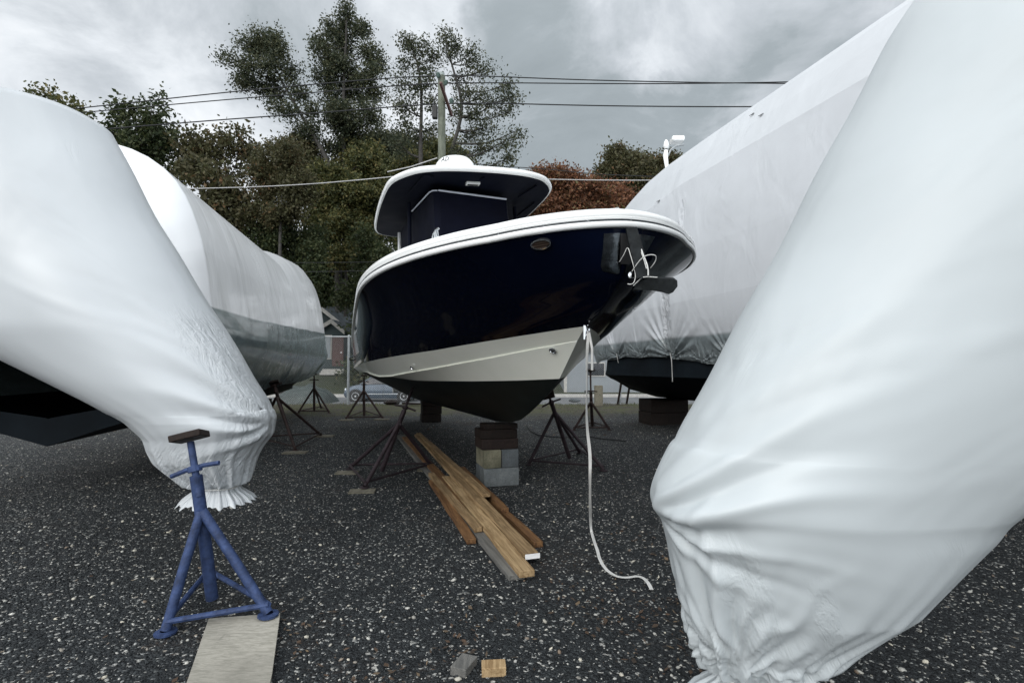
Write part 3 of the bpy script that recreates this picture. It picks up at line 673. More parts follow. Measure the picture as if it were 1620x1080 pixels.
def resample(P, n):
    P = np.array(P, float); L = np.concatenate([[0], np.cumsum(np.linalg.norm(np.diff(P, axis=0), axis=1))]); t = np.linspace(0, L[-1], n)
    return np.column_stack([np.interp(t, L, P[:, k]) for k in range(P.shape[1])])
def soften(P, it=2):
    P = np.array(P, float)
    for _ in range(it): P[1:-1] = .25*P[:-2]+.5*P[1:-1]+.25*P[2:]
    return P
from mathutils import noise as mnoise
# --- the big boat on the right
th = math.radians(15); axB = (math.sin(th), -math.cos(th)); crB = (math.cos(th), math.sin(th)); P0B = np.array([1.85, 12.2])
ridgeB = lambda s: np.interp(s, [0, .4, .71, 1.14, 1.9, 2.64, 12], [4.45, 4.68, 4.80, 4.99, 5.17, 5.24, 5.24])
foldB = lambda s: np.interp(s, [0, 1.2, 2.76, 3.81, 12], [3.85, 4.05, 4.23, 4.34, 4.28])
edgeB = lambda s: np.interp(s, [0, .5, 1.6, 3.3, 3.45, 4.6, 5.5, 12], [1.34, 1.40, 1.46, 1.44, 1.40, 1.30, 1.24, 1.2])+.02*abs(math.sin(s*2.9))
def profB(s):
    r, f, e = ridgeB(s), foldB(s), edgeB(s); k = .10*max(1-s/.5, 0)**2
    half = [(.10+k, e), (.03+k, e+.12), (-.03+k, 1.8), (-.07+k, 2.3), (-.07+k, 3.0), (-.04+k, 3.7), (.0+k, f)]
    lo = soften(resample(half, 22), 3); lo = np.concatenate([resample(lo[:5], 26), resample(lo[4:10], 26)[1:], resample(lo[9:], 26)[1:]])
    top = resample([(.0+k, f), (.25+k, f+(r-f)*.52), (.5+k, r), (1.1, r+.07), (1.7, r+.09)], 14); top[3:] = soften(top[3:], 1)
    H = np.concatenate([lo, top[1:]]); R_ = H[::-1][1:].copy(); R_[:, 0] = 3.4-R_[:, 0]
    return np.concatenate([H, R_])
SB = np.concatenate([np.linspace(0, 6.5, 330)[:-1], np.linspace(6.5, 11, 50)])
G, UV = section_grid(P0B, axB, crB, SB, profB)
def crumple(G, UV, edge, amp=.02, hem=.35, ties=(), seams=(), out=(-1., 0.)):
    G = G.copy(); s = UV[..., 0]; z = UV[..., 1]; half = np.zeros(G.shape[:2], bool); half[:, :G.shape[1]//2+1] = True
    e = np.array([[edge(a) for a in r] for r in s]); k = np.clip(1-(z-e)/hem, 0, 1)**1.5
    d = amp*k*(np.sin(s*23+2*np.sin(s*7))+.6*np.sin(s*47+z*9)+.5*np.sin(s*71-z*14+2*np.sin(s*5)))
    for s0, w in ties:
        r = np.hypot(s-s0, z-e-.02); a = np.arctan2(z-e-.02, s-s0); d += w*.018*(1+.6*np.sin(a*5+s0*3))*(np.sin(a*17+3*np.sin(a*3))+.6*np.sin(a*29+s0))*np.exp(-(r/(.27*w+.1))**2)*np.clip(r/.07, 0, 1)
    for s0, w, z0, z1 in seams:
        m = np.exp(-((s-s0)/w)**2)*np.clip((z-z0)/.1, 0, 1)*np.clip((z1-z)/.2, 0, 1); 
        for i_, j_ in zip(*np.where((m > .05) & half)):
            q_ = Vector((s[i_, j_]*9, z[i_, j_]*7, s0)); d[i_, j_] += .030*m[i_, j_]*(abs(mnoise.noise(q_))*1.3+abs(mnoise.noise(q_*2.3))*.8-.5)
    d = d*half; G[..., 0] += d*out[0]; G[..., 1] += d*out[1]; return G
G = crumple(G, UV, edgeB, .010, .40, ((1.35, 1.2), (2.3, .9), (3.40, 2.), (4.2, .6), (5.0, 1.1), (.7, .7)), ((3.42, .13, 1.5, 2.6), (3.9, .1, 3.3, 4.2)), (-crB[0], -crB[1]))
# close the far end
c_ = G[0].mean(0); cap = np.array([c_+(G[0]-c_)*k for k in (0.02, .5, .9)]); Gf = np.concatenate([cap, G]); UVf = np.concatenate([np.repeat(UV[:1], 3, 0), UV])
rB = P0B+np.array(axB)*5+np.array(crB)*1.7
bigb = empty('covered_boat', (rB[0], rB[1], 0), 'very large boat in white film with a dark hull, right behind the navy boat', 'boat', 'shrink wrapped boats')
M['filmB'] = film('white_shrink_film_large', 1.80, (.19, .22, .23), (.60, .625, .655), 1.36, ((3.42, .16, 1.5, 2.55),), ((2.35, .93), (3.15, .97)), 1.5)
M['filmB_top_darkened'] = film('white_shrink_film_top_darkened', None, None, (.56, .585, .61), None, (), ((4.75, .97),), .3, .06, .38)  # same wrap on the roof, colour darkened to offset strong light from above
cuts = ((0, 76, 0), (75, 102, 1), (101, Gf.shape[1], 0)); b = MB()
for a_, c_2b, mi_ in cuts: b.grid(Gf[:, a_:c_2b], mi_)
o = b.build('shrink_wrap', [M['filmB'], M['filmB_top_darkened']], bigb, True, sharp=10); set_uv(o, np.concatenate([UVf[:, a_:c_2b].reshape(-1, 2) for a_, c_2b, _ in cuts]))
M['darkhull'] = simple('dark_hull_paint', (.005, .008, .011), .65, 0, .08, .35, 2, .1, 8)
def hullB(s):
    k = .35*max(1-s/.9, 0)**2; e = edgeB(s)+.06
    H = [(.16+k, e), (.13+k, 1.22), (.10+k, 1.10), (.22+k, 1.02), (1.0, .74), (1.7, .55)]
    return np.array(H+[(3.4-c, z) for c, z in H[::-1][1:]])
G, UV = section_grid(P0B, axB, crB, np.linspace(.1, 11, 40), hullB); c_ = G[0].mean(0)
G = np.concatenate([[c_+(G[0]-c_)*.02], G]); MB().grid(G).build('hull', M['darkhull'], bigb, True, sharp=30)
def onB(s, c, z): return np.array([P0B[0]+axB[0]*s+crB[0]*c, P0B[1]+axB[1]*s+crB[1]*c, z])
for s, z1 in ((1.35, 1.36), (3.40, 1.02), (5.0, 1.12)):
    MB().tube([onB(s, .02, edgeB(s)+.10), onB(s, .05, edgeB(s)-.02), onB(s-.03, .08, z1)], .007, 5).build('tie_strap', M['rope'], bigb)
for q in ((2.9, 4.6), (6.6, 4.92), (6.9, 4.95), (6.2, 4.86)):
    pass
# small dark tears in the film near the top
for px, py, a_ in ((1189, 180, .5), (1202, 181, .2), (1167, 190, 0), (1201, 168, 0), (1145, 247, .9), (1041, 316, .5)):
    d_ = raydir(px, py); best = None
    Gq, _ = section_grid(P0B, axB, crB, np.linspace(2, 8, 200), lambda s: profB(s)[60:94]); Pj = proj(Gq.reshape(-1, 3)); k = int(((Pj-np.array([px, py]))**2).sum(1).argmin()); q = Gq.reshape(-1, 3)[k]
    nn_ = np.array([-.75, -.35, .55]); nn_ /= np.linalg.norm(nn_); u_ = np.cross(nn_, (0, 0, 1.)); u_ /= np.linalg.norm(u_); w_ = np.cross(nn_, u_)
    sz = .02 if a_ == 0 else .045
    V = [q+nn_*.015+(u_*math.cos(t+a_)*sz+w_*math.sin(t+a_)*sz*.4)*(1+.4*math.sin(5*t)) for t in np.linspace(0, 6.28, 9)[:-1]]
    MB().add(V, [tuple(range(8))]).build('film_tear', M['black'], bigb)
# light and radar standing out of the top
lp = at(1054, 238, 10.4)
b = MB(); b.tube([lp+np.array([.02, 0, -.45]), lp+np.array([-.02, 0, -.1]), lp], [.035, .05, .04], 8); b.build('light_mast', M['whitegel'], bigb, True)
b = MB(); b.lathe(at(1054, 229, 10.4)-np.array([0, 0, .06]), [(.03, -.03), (.055, 0), (.058, .05), (.045, .11), (.02, .16), (.001, .17)], 16); b.build('mast_light', M['whitegel'], bigb, True)
hp = [at(1050, 236, 10.5), at(1058, 228, 10.5), at(1066, 236, 10.4), at(1072, 240, 10.4)]
MB().tube([at(1056, 248, 10.4), at(1062, 236, 10.4), at(1070, 231, 10.4), at(1082, 229, 10.4)], .018, 6).build('hoop', M['galv'], bigb, True)
b = MB(); b.box(at(1071, 222, 10.6), (.26, .26, .11)); b.build('radar', M['whitegel'], bigb, bevel=.03)
# --- the wrapped boat on the left
th = math.radians(13); axA = (math.sin(th), -math.cos(th)); crA = (-math.cos(th), -math.sin(th)); P0A = np.array([-5.35, 15.1])
def side_s(px, c):    # distance along the axis where this pixel column meets the line at offset c
    k = (px-810)/F; x0, y0 = P0A[0]+crA[0]*c, P0A[1]+crA[1]*c
    return (x0-k*y0*1.0)/(k*axA[1]-axA[0])
rs = []
for px, py in ((405, 395), (430, 398), (455, 410), (470, 430), (483, 460), (493, 500), (500, 515)):
    s = side_s(px, .75); Y = P0A[1]+crA[1]*.75+axA[1]*s; rs.append((s, at(px, py, Y)[2]))
rs.sort(); rs_s = [0]+[a for a, _ in rs]+[14.]; rs_z = [min(2.25, rs[0][1])]+[b for _, b in rs]+[rs[-1][1]-.1]
ridgeA = lambda s: float(np.interp(s, rs_s, rs_z))
edgeA = lambda s: float(np.interp(s, [0, .4, 1.2, 3, 5, 6.5, 14], [1.12, 1.08, 1.02, .93, .93, .90, .86]))
shA = lambda s: float(np.interp(s, [0, 1, 8.5, 14], [2.21, 2.20, 1.92, 1.86]))
def profA(s):
    r, e = ridgeA(s), edgeA(s); k = .55*max(1-s/1.6, 0)**2.2
    sh_ = shA(s)
    half = [(.30+k*.7, e), (.16+k*.45, e+.18), (.03+k*.2, 1.4), (-.03+k*.12, 1.62), (-.01+k*.5, 1.9), (.0+k, sh_)]
    lo = resample(soften(resample(half, 20), 2), 60)
    top = soften(resample([(.0+k, sh_), (.10+k, sh_+(r-sh_)*.45), (.35+k, sh_+(r-sh_)*.85), (.75+k*.5, r), (1.4, r+.06)], 16), 3)
    H = np.concatenate([lo, top[1:]]); R_ = H[::-1][1:].copy(); R_[:, 0] = 2.8-R_[:, 0]
    return np.concatenate([H, R_])
SA = np.concatenate([np.linspace(0, 7, 330)[:-1], np.linspace(7, 10.2, 40)])
G, UV = section_grid(P0A, axA, crA, SA, profA)
G = crumple(G, UV, edgeA, .012, .35, ((1.2, 1.2), (2.6, .7), (4.2, .8), (5.6, .7), (.5, .8)), ((1.15, .3, 1.1, 2.3), (.6, .2, 2.2, 3.)), (-crA[0], -crA[1]))
c_ = G[0].mean(0); cap = np.array([c_+(G[0]-c_)*k-np.array([axA[0], axA[1], 0])*q for k, q in ((0.02, .22), (.5, .20), (.85, .1))]); cn_ = G[-1].mean(0); cap2 = np.array([cn_+(G[-1]-cn_)*k+np.array([axA[0], axA[1], 0])*q for k, q in ((.9, .15), (.5, .3), (.02, .35))])
Gf = np.concatenate([cap, G, cap2]); UVf = np.concatenate([np.repeat(UV[:1], 3, 0), UV, np.repeat(UV[-1:], 3, 0)])
UVf = UVf.copy(); UVf[..., 1] -= np.array([[shA(a) for a in r] for r in UVf[..., 0]])-2.17
rA = P0A+np.array(axA)*6+np.array(crA)*1.4
ba = empty('covered_boat', (rA[0], rA[1], 0), 'boat on the left in white film that looks grey over its hull', 'boat', 'shrink wrapped boats')
M['filmA'] = film('white_shrink_film_left', 2.17, (.17, .215, .22), (.88, .895, .91), .98, ((1.1, .35, 1.2, 2.3),), ((2.75, .97),), 1.3, .03, .22)
o = MB().grid(Gf).build('shrink_wrap', M['filmA'], ba, True, sharp=0); set_uv(o, UVf.reshape(-1, 2))
def hullA(s):
    k = .5*max(1-s/1.6, 0)**2; e = edgeA(s)+.08
    H = [(.48+k, e), (.42+k, e-.10), (.55+k, e-.16), (1.0, .66), (1.4, .52)]
    return np.array(H+[(2.8-c, z) for c, z in H[::-1][1:]])
G, UV = section_grid(P0A, axA, crA, np.linspace(.1, 10.1, 40), hullA); c_ = G[0].mean(0); G = np.concatenate([[c_+(G[0]-c_)*.02], G, [G[-1].mean(0)+(G[-1]-G[-1].mean(0))*.02]])
MB().grid(G).build('hull', M['darkhull'], ba, True, sharp=30)
# --- near wrapped sterns (closed film cones drawn in at the bottom)
def cone(name, label, sil, Y0, side, A, Bd, bulge_z, filmm, creases, gather=None):
    """sil: silhouette pixels top to bottom; A, Bd: half widths by height; the body lies to 'side' of the silhouette"""
    P_ = np.array([at(px, py, Y0) for px, py in sil]); zt = P_[:, 2][::-1]; xt = P_[:, 0][::-1]
    zs = np.concatenate([np.linspace(zt[0], 1.0, 90), np.linspace(1.0, zt[-1], 60)[1:]]); xs = np.interp(zs, zt, xt); xs = soften(xs[:, None], 5)[:, 0]
    a_ = np.interp(zs, *A); b_ = np.interp(zs, *Bd); nphi = 200
    ph = np.linspace(0, 2*math.pi, nphi, endpoint=False)
    G = np.zeros((len(zs), nphi, 3)); UV = np.zeros((len(zs), nphi, 2))
    for i, z in enumerate(zs):
        cx_ = xs[i]+side*a_[i]; cc, ss_ = np.cos(ph), np.sin(ph)
        ex = .86
        x = cx_-side*a_[i]*np.sign(cc)*np.abs(cc)**ex; y = Y0-b_[i]*np.sign(ss_)*np.abs(ss_)**ex
        G[i] = np.stack([x, y, 0*x+z], -1)
        arc = np.concatenate([[0], np.cumsum(np.hypot(np.diff(x), np.diff(y)))]); UV[i, :, 0] = np.where(ph < math.pi, arc, arc-arc[-1]); UV[i, :, 1] = z
    N_ = np.cross(np.roll(G, -1, 1)-np.roll(G, 1, 1), np.gradient(G, axis=0)); N_ /= np.linalg.norm(N_, axis=2, keepdims=True)
    cen = G.mean(1, keepdims=True); sgn = np.sign(((G-cen)*N_).sum(2).mean()); N_ *= sgn
    u, v = UV[..., 0], UV[..., 1]; zg = zs[0]; d = np.zeros_like(u)
    for al, amp, w, L_, off in creases:
        ca, sa = math.cos(al), math.sin(al); r = u*ca+(v-bulge_z-off)*sa; p_ = -u*sa+(v-bulge_z-off)*ca+.02*np.sin(r*9)
        d += 1.4*amp*np.exp(-(p_/(.85*w*(1+r*.8).clip(.3)))**2)*np.clip(r/.05, 0, 1)*np.exp(-(r/L_)**2)*(u > -.02)
    if gather is not None:
        gu, gz_ = gather; r = np.hypot(u-gu, v-gz_); an_ = np.arctan2(v-gz_, u-gu)
        d += (.010*np.sin(an_*15+2*np.sin(an_*4))+.006*np.sin(an_*29+1))*np.clip(r/.08, 0, 1)*np.exp(-(r/.30)**2)*(an_ > -.3)
        for a0_, l0, am in ((1.42, .62, .020), (1.62, .50, -.018), (1.2, .42, -.014), (1.85, .40, .014), (.75, .5, .014), (.95, .45, -.012)):
            p_ = r*np.sin(an_-a0_)+.012*np.sin(r*22); d += am*np.exp(-(p_/.020)**2)*np.clip(r/.06, 0, 1)*np.exp(-(r/l0)**4)*(np.cos(an_-a0_) > 0)
    g = np.exp(-np.clip(v-zg-.02, 0, 9)/.16); ga = min(1., a_[0]/.2)**1.3; d += ga*(.014*np.sin(ph*17+3*np.sin(ph*2))[None]*g+.008*np.sin(ph*31)[None]*g)
    d += .006*np.sin(u*7+v*5)*np.sin(v*6-u*3)
    G = G+N_*d[..., None]
    c0 = G[-1].mean(0)+np.array([0, 0, .12]); top = np.array([c0+(G[-1]-np.array([0, 0, 0])-c0)*k for k in (.7, .3, .01)])
    c1 = G[0].mean(0); bot = np.array([c1+(G[0]-c1)*k+np.array([0, 0, dz]) for k, dz in ((1.22, -.12), (1.10, -.09), (.75, -.045), (.68, -.02))])
    Gf = np.concatenate([bot, G, top]); UVf = np.concatenate([np.repeat(UV[:1], 4, 0), UV, np.repeat(UV[-1:], 3, 0)])
    root = empty('covered_boat', (cen[0, 0, 0], Y0, 0), label, 'boat', 'shrink wrapped boats')
    b = MB(); b.grid(Gf, closed=True); o = b.build('shrink_wrap', filmm, root, True, sharp=0); set_uv(o, UVf.reshape(-1, 2))
    rr = a_[0]*.9; b = MB(); b.tube([c1+np.array([rr*.82*math.cos(t), rr*.82*math.sin(t), -.025+.004*math.sin(3*t)]) for t in np.linspace(0, 2*math.pi, 24)], .006, 6); b.build('tie_cord', M['rope'], root, True)
    return root
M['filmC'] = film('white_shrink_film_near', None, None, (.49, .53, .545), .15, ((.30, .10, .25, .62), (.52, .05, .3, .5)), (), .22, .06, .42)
cr = [(math.radians(38), .020, .030, .55, .0), (math.radians(25), -.016, .03, .5, .0), (math.radians(12), .022, .028, .5, 0.), (math.radians(0), -.020, .026, .42, 0.), (math.radians(-10), .016, .02, .4, 0.), (math.radians(-22), -.014, .02, .38, 0.), (math.radians(-33), .012, .022, .35, 0.),
      (math.radians(55), .010, .05, .9, .05), (math.radians(20), .006, .012, .9, .33), (math.radians(24), -.006, .012, .6, .50)]
silC = [(1555, -150), (1450, 10), (1330, 230), (1240, 402), (1215, 447), (1180, 508), (1140, 582), (1100, 652), (1066, 712), (1050, 745), (1040, 770), (1035, 788), (1037, 802), (1052, 826), (1060, 860), (1072, 920), (1086, 975), (1096, 1005), (1106, 1030), (1114, 1048)]
cone('c', 'nearest covered boat at the right, its white film drawn in tight at the bottom', silC, 1.9, 1, ([0, .22, .45, .8, 1.5, 2.2, 3.2], [.20, .21, .40, .60, .95, 1.25, 1.5]), ([0, .22, .45, .8, 1.5, 2.2, 3.2], [.11, .12, .26, .38, .50, .60, .7]), float(at(1037, 805, 1.9)[2]), M['filmC'], cr, (.16, float(at(1140, 1045, 1.85)[2])))
silD = [(150, 190), (230, 340), (330, 500), (372, 565), (400, 612), (418, 637), (427, 662), (424, 688), (410, 706), (401, 722), (395, 742), (388, 762)]
M['filmD'] = film('white_shrink_film_left_near', None, None, (.54, .57, .59), .5, ((-.1, .5, .5, 1.5),), (), .7, .06, .3)
cr2 = [(a+.1, b_*1.2, c__*1.3, d__, e_) for a, b_, c__, d__, e_ in cr]
cone('d', 'covered boat at the left edge, only a crumpled bulge of its white film showing', silD, 3.3, -1, ([0, .5, .7, .95, 1.5, 2.6, 4], [.14, .14, .28, .42, .8, 1.2, 1.4]), ([0, .5, .7, .95, 1.5, 2.6, 4], [.13, .13, .26, .36, .5, .6, .7]), float(at(427, 665, 3.3)[2]), M['filmD'], cr2)
# ------------------------------------------------------------ boat stands
def make_stand(label, feet, apex, top, hub, mat, r=.021, padmat='darktimber', padw=.15, name='boat_stand', tilt=None):
    feet = [np.array([f[0], f[1], lump(f[0], f[1])+.012+(f[2] if len(f) > 2 else 0)]) for f in feet]; apex = np.array(apex, float); top = np.array(top, float); hub = np.array(hub, float)
    c = sum(feet)/3; root = empty(name, (c[0], c[1], 0), label, 'boat stand', 'boat stands propping up the boats')
    ax = top-apex; ax /= np.linalg.norm(ax)
    for f in feet:
        d_ = (apex-f); d_ /= np.linalg.norm(d_)
        MB().tube([f+np.array([0, 0, .01]), f+(apex-f)*.5, apex-ax*.02+(f-apex)*.015], r, 10).build('leg', M[mat], root, True)
        b = MB(); b.lathe(f, [(.0001, -.004), (.05, -.004), (.05, .006), (.024, .010)], 12); b.build('foot_plate', M[mat], root)
    for i in range(3):
        a, c2 = feet[i]+np.array([0, 0, .05]), feet[(i+1) % 3]+np.array([0, 0, .05])
        MB().tube([a, (a+c2)/2, c2], r*.6, 8).build('brace', M[mat], root, True)
    MB().tube([hub, (hub+apex)/2, apex+ax*.16], r*1.25, 12).build('tube_post', M[mat], root, True)
    MB().tube([apex+ax*.05, top-ax*.03], r*.72, 10).build('screw_rod', M[mat], root, True)
    h = apex+ax*.20; sd = np.cross(ax, (0, 1., 0)); sd /= np.linalg.norm(sd)
    MB().tube([h-sd*.13-ax*.01, h-sd*.05, h+sd*.05, h+sd*.13-ax*.01], r*.5, 8).build('screw_handle', M[mat], root, True)
    b = MB(); b.lathe(h-ax*.02, [(.001, 0), (.034, 0), (.034, .03), (.001, .03)], 12, ax); b.build('screw_nut', M[mat], root)
    # top pad tilted with the hull
    n_ = ax if tilt is None else np.array(tilt, float)/np.linalg.norm(tilt)
    a = np.cross(n_, (1., .2, 0)); a /= np.linalg.norm(a); b_ = np.cross(n_, a); R = np.column_stack([a, b_, n_])
    MB().box(top, (padw, padw, .035), R).build('top_pad', M[padmat], root, bevel=.005)
    return root
def board_at(name, label, cat, c, sz, rot, mat, z=None, group=None, tilt=0.):
    b = MB(); ca, sa = math.cos(rot), math.sin(rot); R = np.array([[ca, -sa, 0], [sa, ca, 0], [0, 0, 1]])
    if tilt: R = R@np.array([[1, 0, 0], [0, math.cos(tilt), -math.sin(tilt)], [0, math.sin(tilt), math.cos(tilt)]])
    zz = (lump(c[0], c[1])+sz[2]/2-.004) if z is None else z
    b.box((c[0], c[1], zz), sz, R); o = b.build(name, M[mat], None, loc=(c[0], c[1], zz), bevel=min(sz)*.08); tag(o, label, cat, group); return o
g2 = lambda px, py: gnd(px, py)[:2]
PG = 'board pads under the stand feet'
f1 = [g2(553, 745), g2(577, 774), g2(684, 741)]
for (px, py), lab, rt in (((549, 748), 'thin grey board under the left foot of the stand left of the lumber', .1), ((573, 777), 'grey board under the nearest foot of the stand left of the lumber', .15), ((677, 741), 'thin board under the right foot of the same stand beside the lumber', .1)):
    c = g2(px, py); board_at('board_pad', lab, 'board', c, (.26, .16, .022), rt, 'padwood', None, PG)
f1 = [(*f, .022) for f in f1]
a1 = at(632, 668, 6.0); t1 = at(656, 606, 6.25)
make_stand('plum boat stand with splayed legs under the navy boat, left of the planks', f1, a1, t1, (*g2(604, 752), .06), 'plum', .023)
f2 = [g2(837, 735), g2(955, 746), g2(917, 719)]
make_stand('dark boat stand under the navy bow, right of the concrete blocks', f2, at(877, 650, 6.75), at(867, 622, 6.45), (*g2(901, 731), .06), 'plum', .022)
f3 = [g2(547, 663), g2(606, 663), g2(577, 652)]
make_stand('upright dark stand directly in front of the parked car', f3, at(575.5, 616, 12.9), at(576, 594, 12.9), (*g2(576, 661), .05), 'rust', .026)
for (px, py), lab in (((549, 664), 'board under the left foot of the upright stand by the car'), ((604, 664), 'board under the right foot of the upright stand by the car')):
    board_at('board_pad', lab, 'board', g2(px, py), (.34, .2, .03), 0., 'padwood', None, PG)
f4 = [g2(472, 653), g2(521, 653), g2(508, 646)]
make_stand('distant dark stand under the far corner of the left covered boat', f4, at(497, 612, 14.2), at(497, 592, 14.2), (*g2(497, 652), .05), 'rust', .026)
f5 = [g2(508, 692), g2(467, 713), g2(405, 696)]
make_stand('dark stand with long splayed legs under the left covered boat', f5, at(437, 626, 8.6), at(434, 606, 8.7), (*g2(462, 700), .05), 'rust', .023)
for (px, py), lab in (((513, 692), 'board under the right foot of the splayed stand below the left covered boat'), ((467, 716), 'board under the nearest foot of the splayed stand below the left covered boat')):
    board_at('board_pad', lab, 'board', g2(px, py), (.34, .17, .024), .1, 'padwood', None, PG)
f6 = [g2(908, 680), g2(964, 681), g2(938, 672)]
make_stand('dark stand behind the white strap, under the far end of the huge wrapped boat', f6, at(935, 634, 10.4), at(934, 586, 10.5), (*g2(937, 677), .05), 'rust', .025)
# blue stand at the lower left standing on a weathered panel
pc = gnd(395, 1040); b = MB()
cor = [gnd(443, 980), gnd(430, 1076), gnd(418, 1130), gnd(280, 1130), gnd(330, 985)]
cor = [np.array([c[0], c[1], lump(c[0], c[1])+.012]) for c in cor]; n_ = len(cor)
b.add([c for c in cor]+[c+np.array([0, 0, .02]) for c in cor], [tuple(range(n_)), tuple(range(n_, 2*n_))[::-1]]+[(i, n_+i, n_+(i+1) % n_, (i+1) % n_) for i in range(n_)])
M['palewood'] = wood('pale_weathered_plywood', (.27, .26, .22), (.40, .38, .33), (5, 30, 14), (0, 0, .15))
o = b.build('board_pad', M['palewood'], None, loc=(float(pc[0]), float(pc[1]), 0)); tag(o, 'pale weathered wooden panel at the lower left corner', 'board', PG)
f7 = [(*g2(424, 986), .03), (*g2(262, 1000), .0), (*g2(330, 915), .0)]
make_stand('blue boat stand at the lower left, one rusty foot on the pale panel', f7, at(318, 800, 2.7), at(300, 690, 2.75), (*g2(335, 965), .06), 'bluesteel', .024)
# two short steel legs far under the big boat
b0 = empty('steel_trestle', (*g2(984, 640), 0), 'pair of short dark steel legs far under the huge wrapped boat', 'trestle')
MB().tube([gnd(977, 640), at(983, 605, 16.5)], .035, 8).build('leg', M['rust'], b0, True); MB().tube([gnd(991, 640), at(997, 605, 16.5)], .035, 8).build('leg', M['rust'], b0, True)
MB().tube([gnd(974, 641), gnd(994, 641)], .03, 8).build('foot_bar', M['rust'], b0, True)
# ------------------------------------------------------------ keel blocks
kr = -B_th*0+math.radians(17)
def kb(px, py, back=0., side=0.): 
    c = gnd(px, py); return np.array([c[0]+math.cos(kr)*side-math.sin(kr)*back, c[1]+math.sin(kr)*side+math.cos(kr)*back])
K0 = gnd(766, 771)[:2]     # front left corner of the stack
def kc(u, v): return K0+np.array([math.cos(kr), math.sin(kr)])*u+np.array([-math.sin(kr), math.cos(kr)])*v
def block(label, u0, u1, v0, v1, z0, z1, mat, cat='concrete block', name='concrete_block', group='concrete blocks under the navy keel', bev=.008):
    c = kc((u0+u1)/2, (v0+v1)/2); b = MB(); R = np.array([[math.cos(kr), -math.sin(kr), 0], [math.sin(kr), math.cos(kr), 0], [0, 0, 1]])
    b.box((c[0], c[1], (z0+z1)/2), (u1-u0, v1-v0, z1-z0), R); o = b.build(name, M[mat], None, loc=(c[0], c[1], (z0+z1)/2), bevel=bev); tag(o, label, cat, group)
block('grey concrete block lying lengthwise, lower front of the keel stack', 0, .39, 0, .19, 0, .192, 'cmu')
block('darker concrete block behind the lower front one, its end showing at left', 0, .39, .196, .386, 0, .192, 'cmu3')
block('tan mossy concrete block end-on, upper left of the keel stack', 0, .19, 0, .39, .195, .387, 'cmu2')
block('dark grey concrete block end-on, upper right of the keel stack', .197, .387, .006, .396, .195, .385, 'cmu3')
block('lower dark brown timber resting on the concrete blocks', -.02, .39, .03, .36, .390, .50, 'browntimber', 'timber', 'timber_block', 'dark timbers between blocks and keel', .006)
block('upper dark brown timber directly under the navy keel', -.03, .385, .05, .34, .502, .598, 'darktimber', 'timber', 'timber_block', 'dark timbers between blocks and keel', .006)
block('thin dark timber shim pinched between keel and blocks', .02, .40, .08, .30, .600, .655, 'darktimber', 'timber', 'timber_block', 'dark timbers between blocks and keel', .004)
def pier(px, py, w, h, label, n=2, dep=.5, rot=.3):
    c = gnd(px, py); c = c[:2]+np.array([0, dep/2]); root = empty('keel_pier', (c[0], c[1], 0), label, 'block pile')
    R = np.array([[math.cos(rot), -math.sin(rot), 0], [math.sin(rot), math.cos(rot), 0], [0, 0, 1]])
    for i in range(n):
        MB().box((c[0]+.01*(i % 2), c[1], h*(i+.5)/n), (w, dep, h/n-.006), R).build('timber', M['darktimber'], root, bevel=.01)
pier(679, 668, .44, .56, 'tall dark pile of timber under the middle of the navy keel', 3, .4, .3)
pier(1056, 673, .86, .56, 'wide dark block pile under the keel of the huge wrapped boat', 2, .7, .15)
pier(398, 668, .5, .52, 'dark block pile under the left covered boat', 2, .5, .2)
# ------------------------------------------------------------ lumber
def plank(label, p0, p1, w, t, z, mat, z1=None, extra=None):
    a = gnd(*p0, z=z); c = gnd(*p1, z=(z if z1 is None else z1)); d_ = c-a; L_ = np.linalg.norm(d_); d_ /= L_; s_ = np.cross(d_, (0, 0, 1.)); s_ /= np.linalg.norm(s_); u_ = np.cross(s_, d_)
    R = np.column_stack([s_, d_, u_]); m_ = (a+c)/2
    b = MB(); k = 12; prev = None
    G = []
    for i in range(k+1):
        q = a+(c-a)*i/k; bow = .004*math.sin(i*1.1+w*50); ww = w/2; G.append([q-s_*ww+u_*(0+bow), q+s_*ww+u_*bow, q+s_*ww+u_*(-t+bow), q-s_*ww+u_*(-t+bow)])
    b.grid(np.array(G), closed=True); nv = (k+1)*4; b.f += [(3, 2, 1, 0), (nv-4, nv-3, nv-2, nv-1)]; b.m += [0, 0]
    Rl = np.column_stack([s_, d_, u_]); off_ = MB(); off_.v = [(np.concatenate(b.v)-m_)@Rl+np.array([0, 7.3*w+z*9, 0])*0]; off_.f = b.f; off_.m = b.m
    o = off_.build('plank', M[mat], None, bevel=.003); o.location = tuple(m_); o.rotation_euler = Matrix(Rl.tolist()).to_euler(); tag(o, label, 'plank', 'planks of the lumber pile'); return o, a, c, s_, u_, d_
plank('leftmost brown plank of the pile, lying flat on the gravel', (683, 758), (746, 851), .068, .038, .045, 'oldpine')
plank('tan plank second from the left, on top of the leftmost one', (682, 747), (757, 833), .062, .038, .085, 'tanpine')
plank('short dark end of a plank poking out beneath the tan left plank', (720, 790), (764, 845), .07, .036, .038, 'greywood')
plank('long grey weathered plank at the bottom, reaching nearest to the viewer', (634, 688), (824, 909), .15, .036, .040, 'greywood')
plank('long grey-brown plank from the left stand leg to the middle of the pile', (640, 690), (742, 800), .09, .03, .07, 'oldpine')
plank('wide pale pine board in the middle with a white painted end', (660, 686), (840, 873), .10, .03, .125, 'tanpine', .10)
plank('pale pine plank on top, its sawn end nearest the camera', (706, 752), (834, 901), .095, .040, .085, 'pine')
plank('brown two-by-four on the right with a split dark end', (731, 738), (799, 803), .065, .038, .085, 'oldpine')
plank('narrow orange brown plank on the far right reaching past the others', (741, 757), (852, 856), .07, .04, .045, 'oldpine')
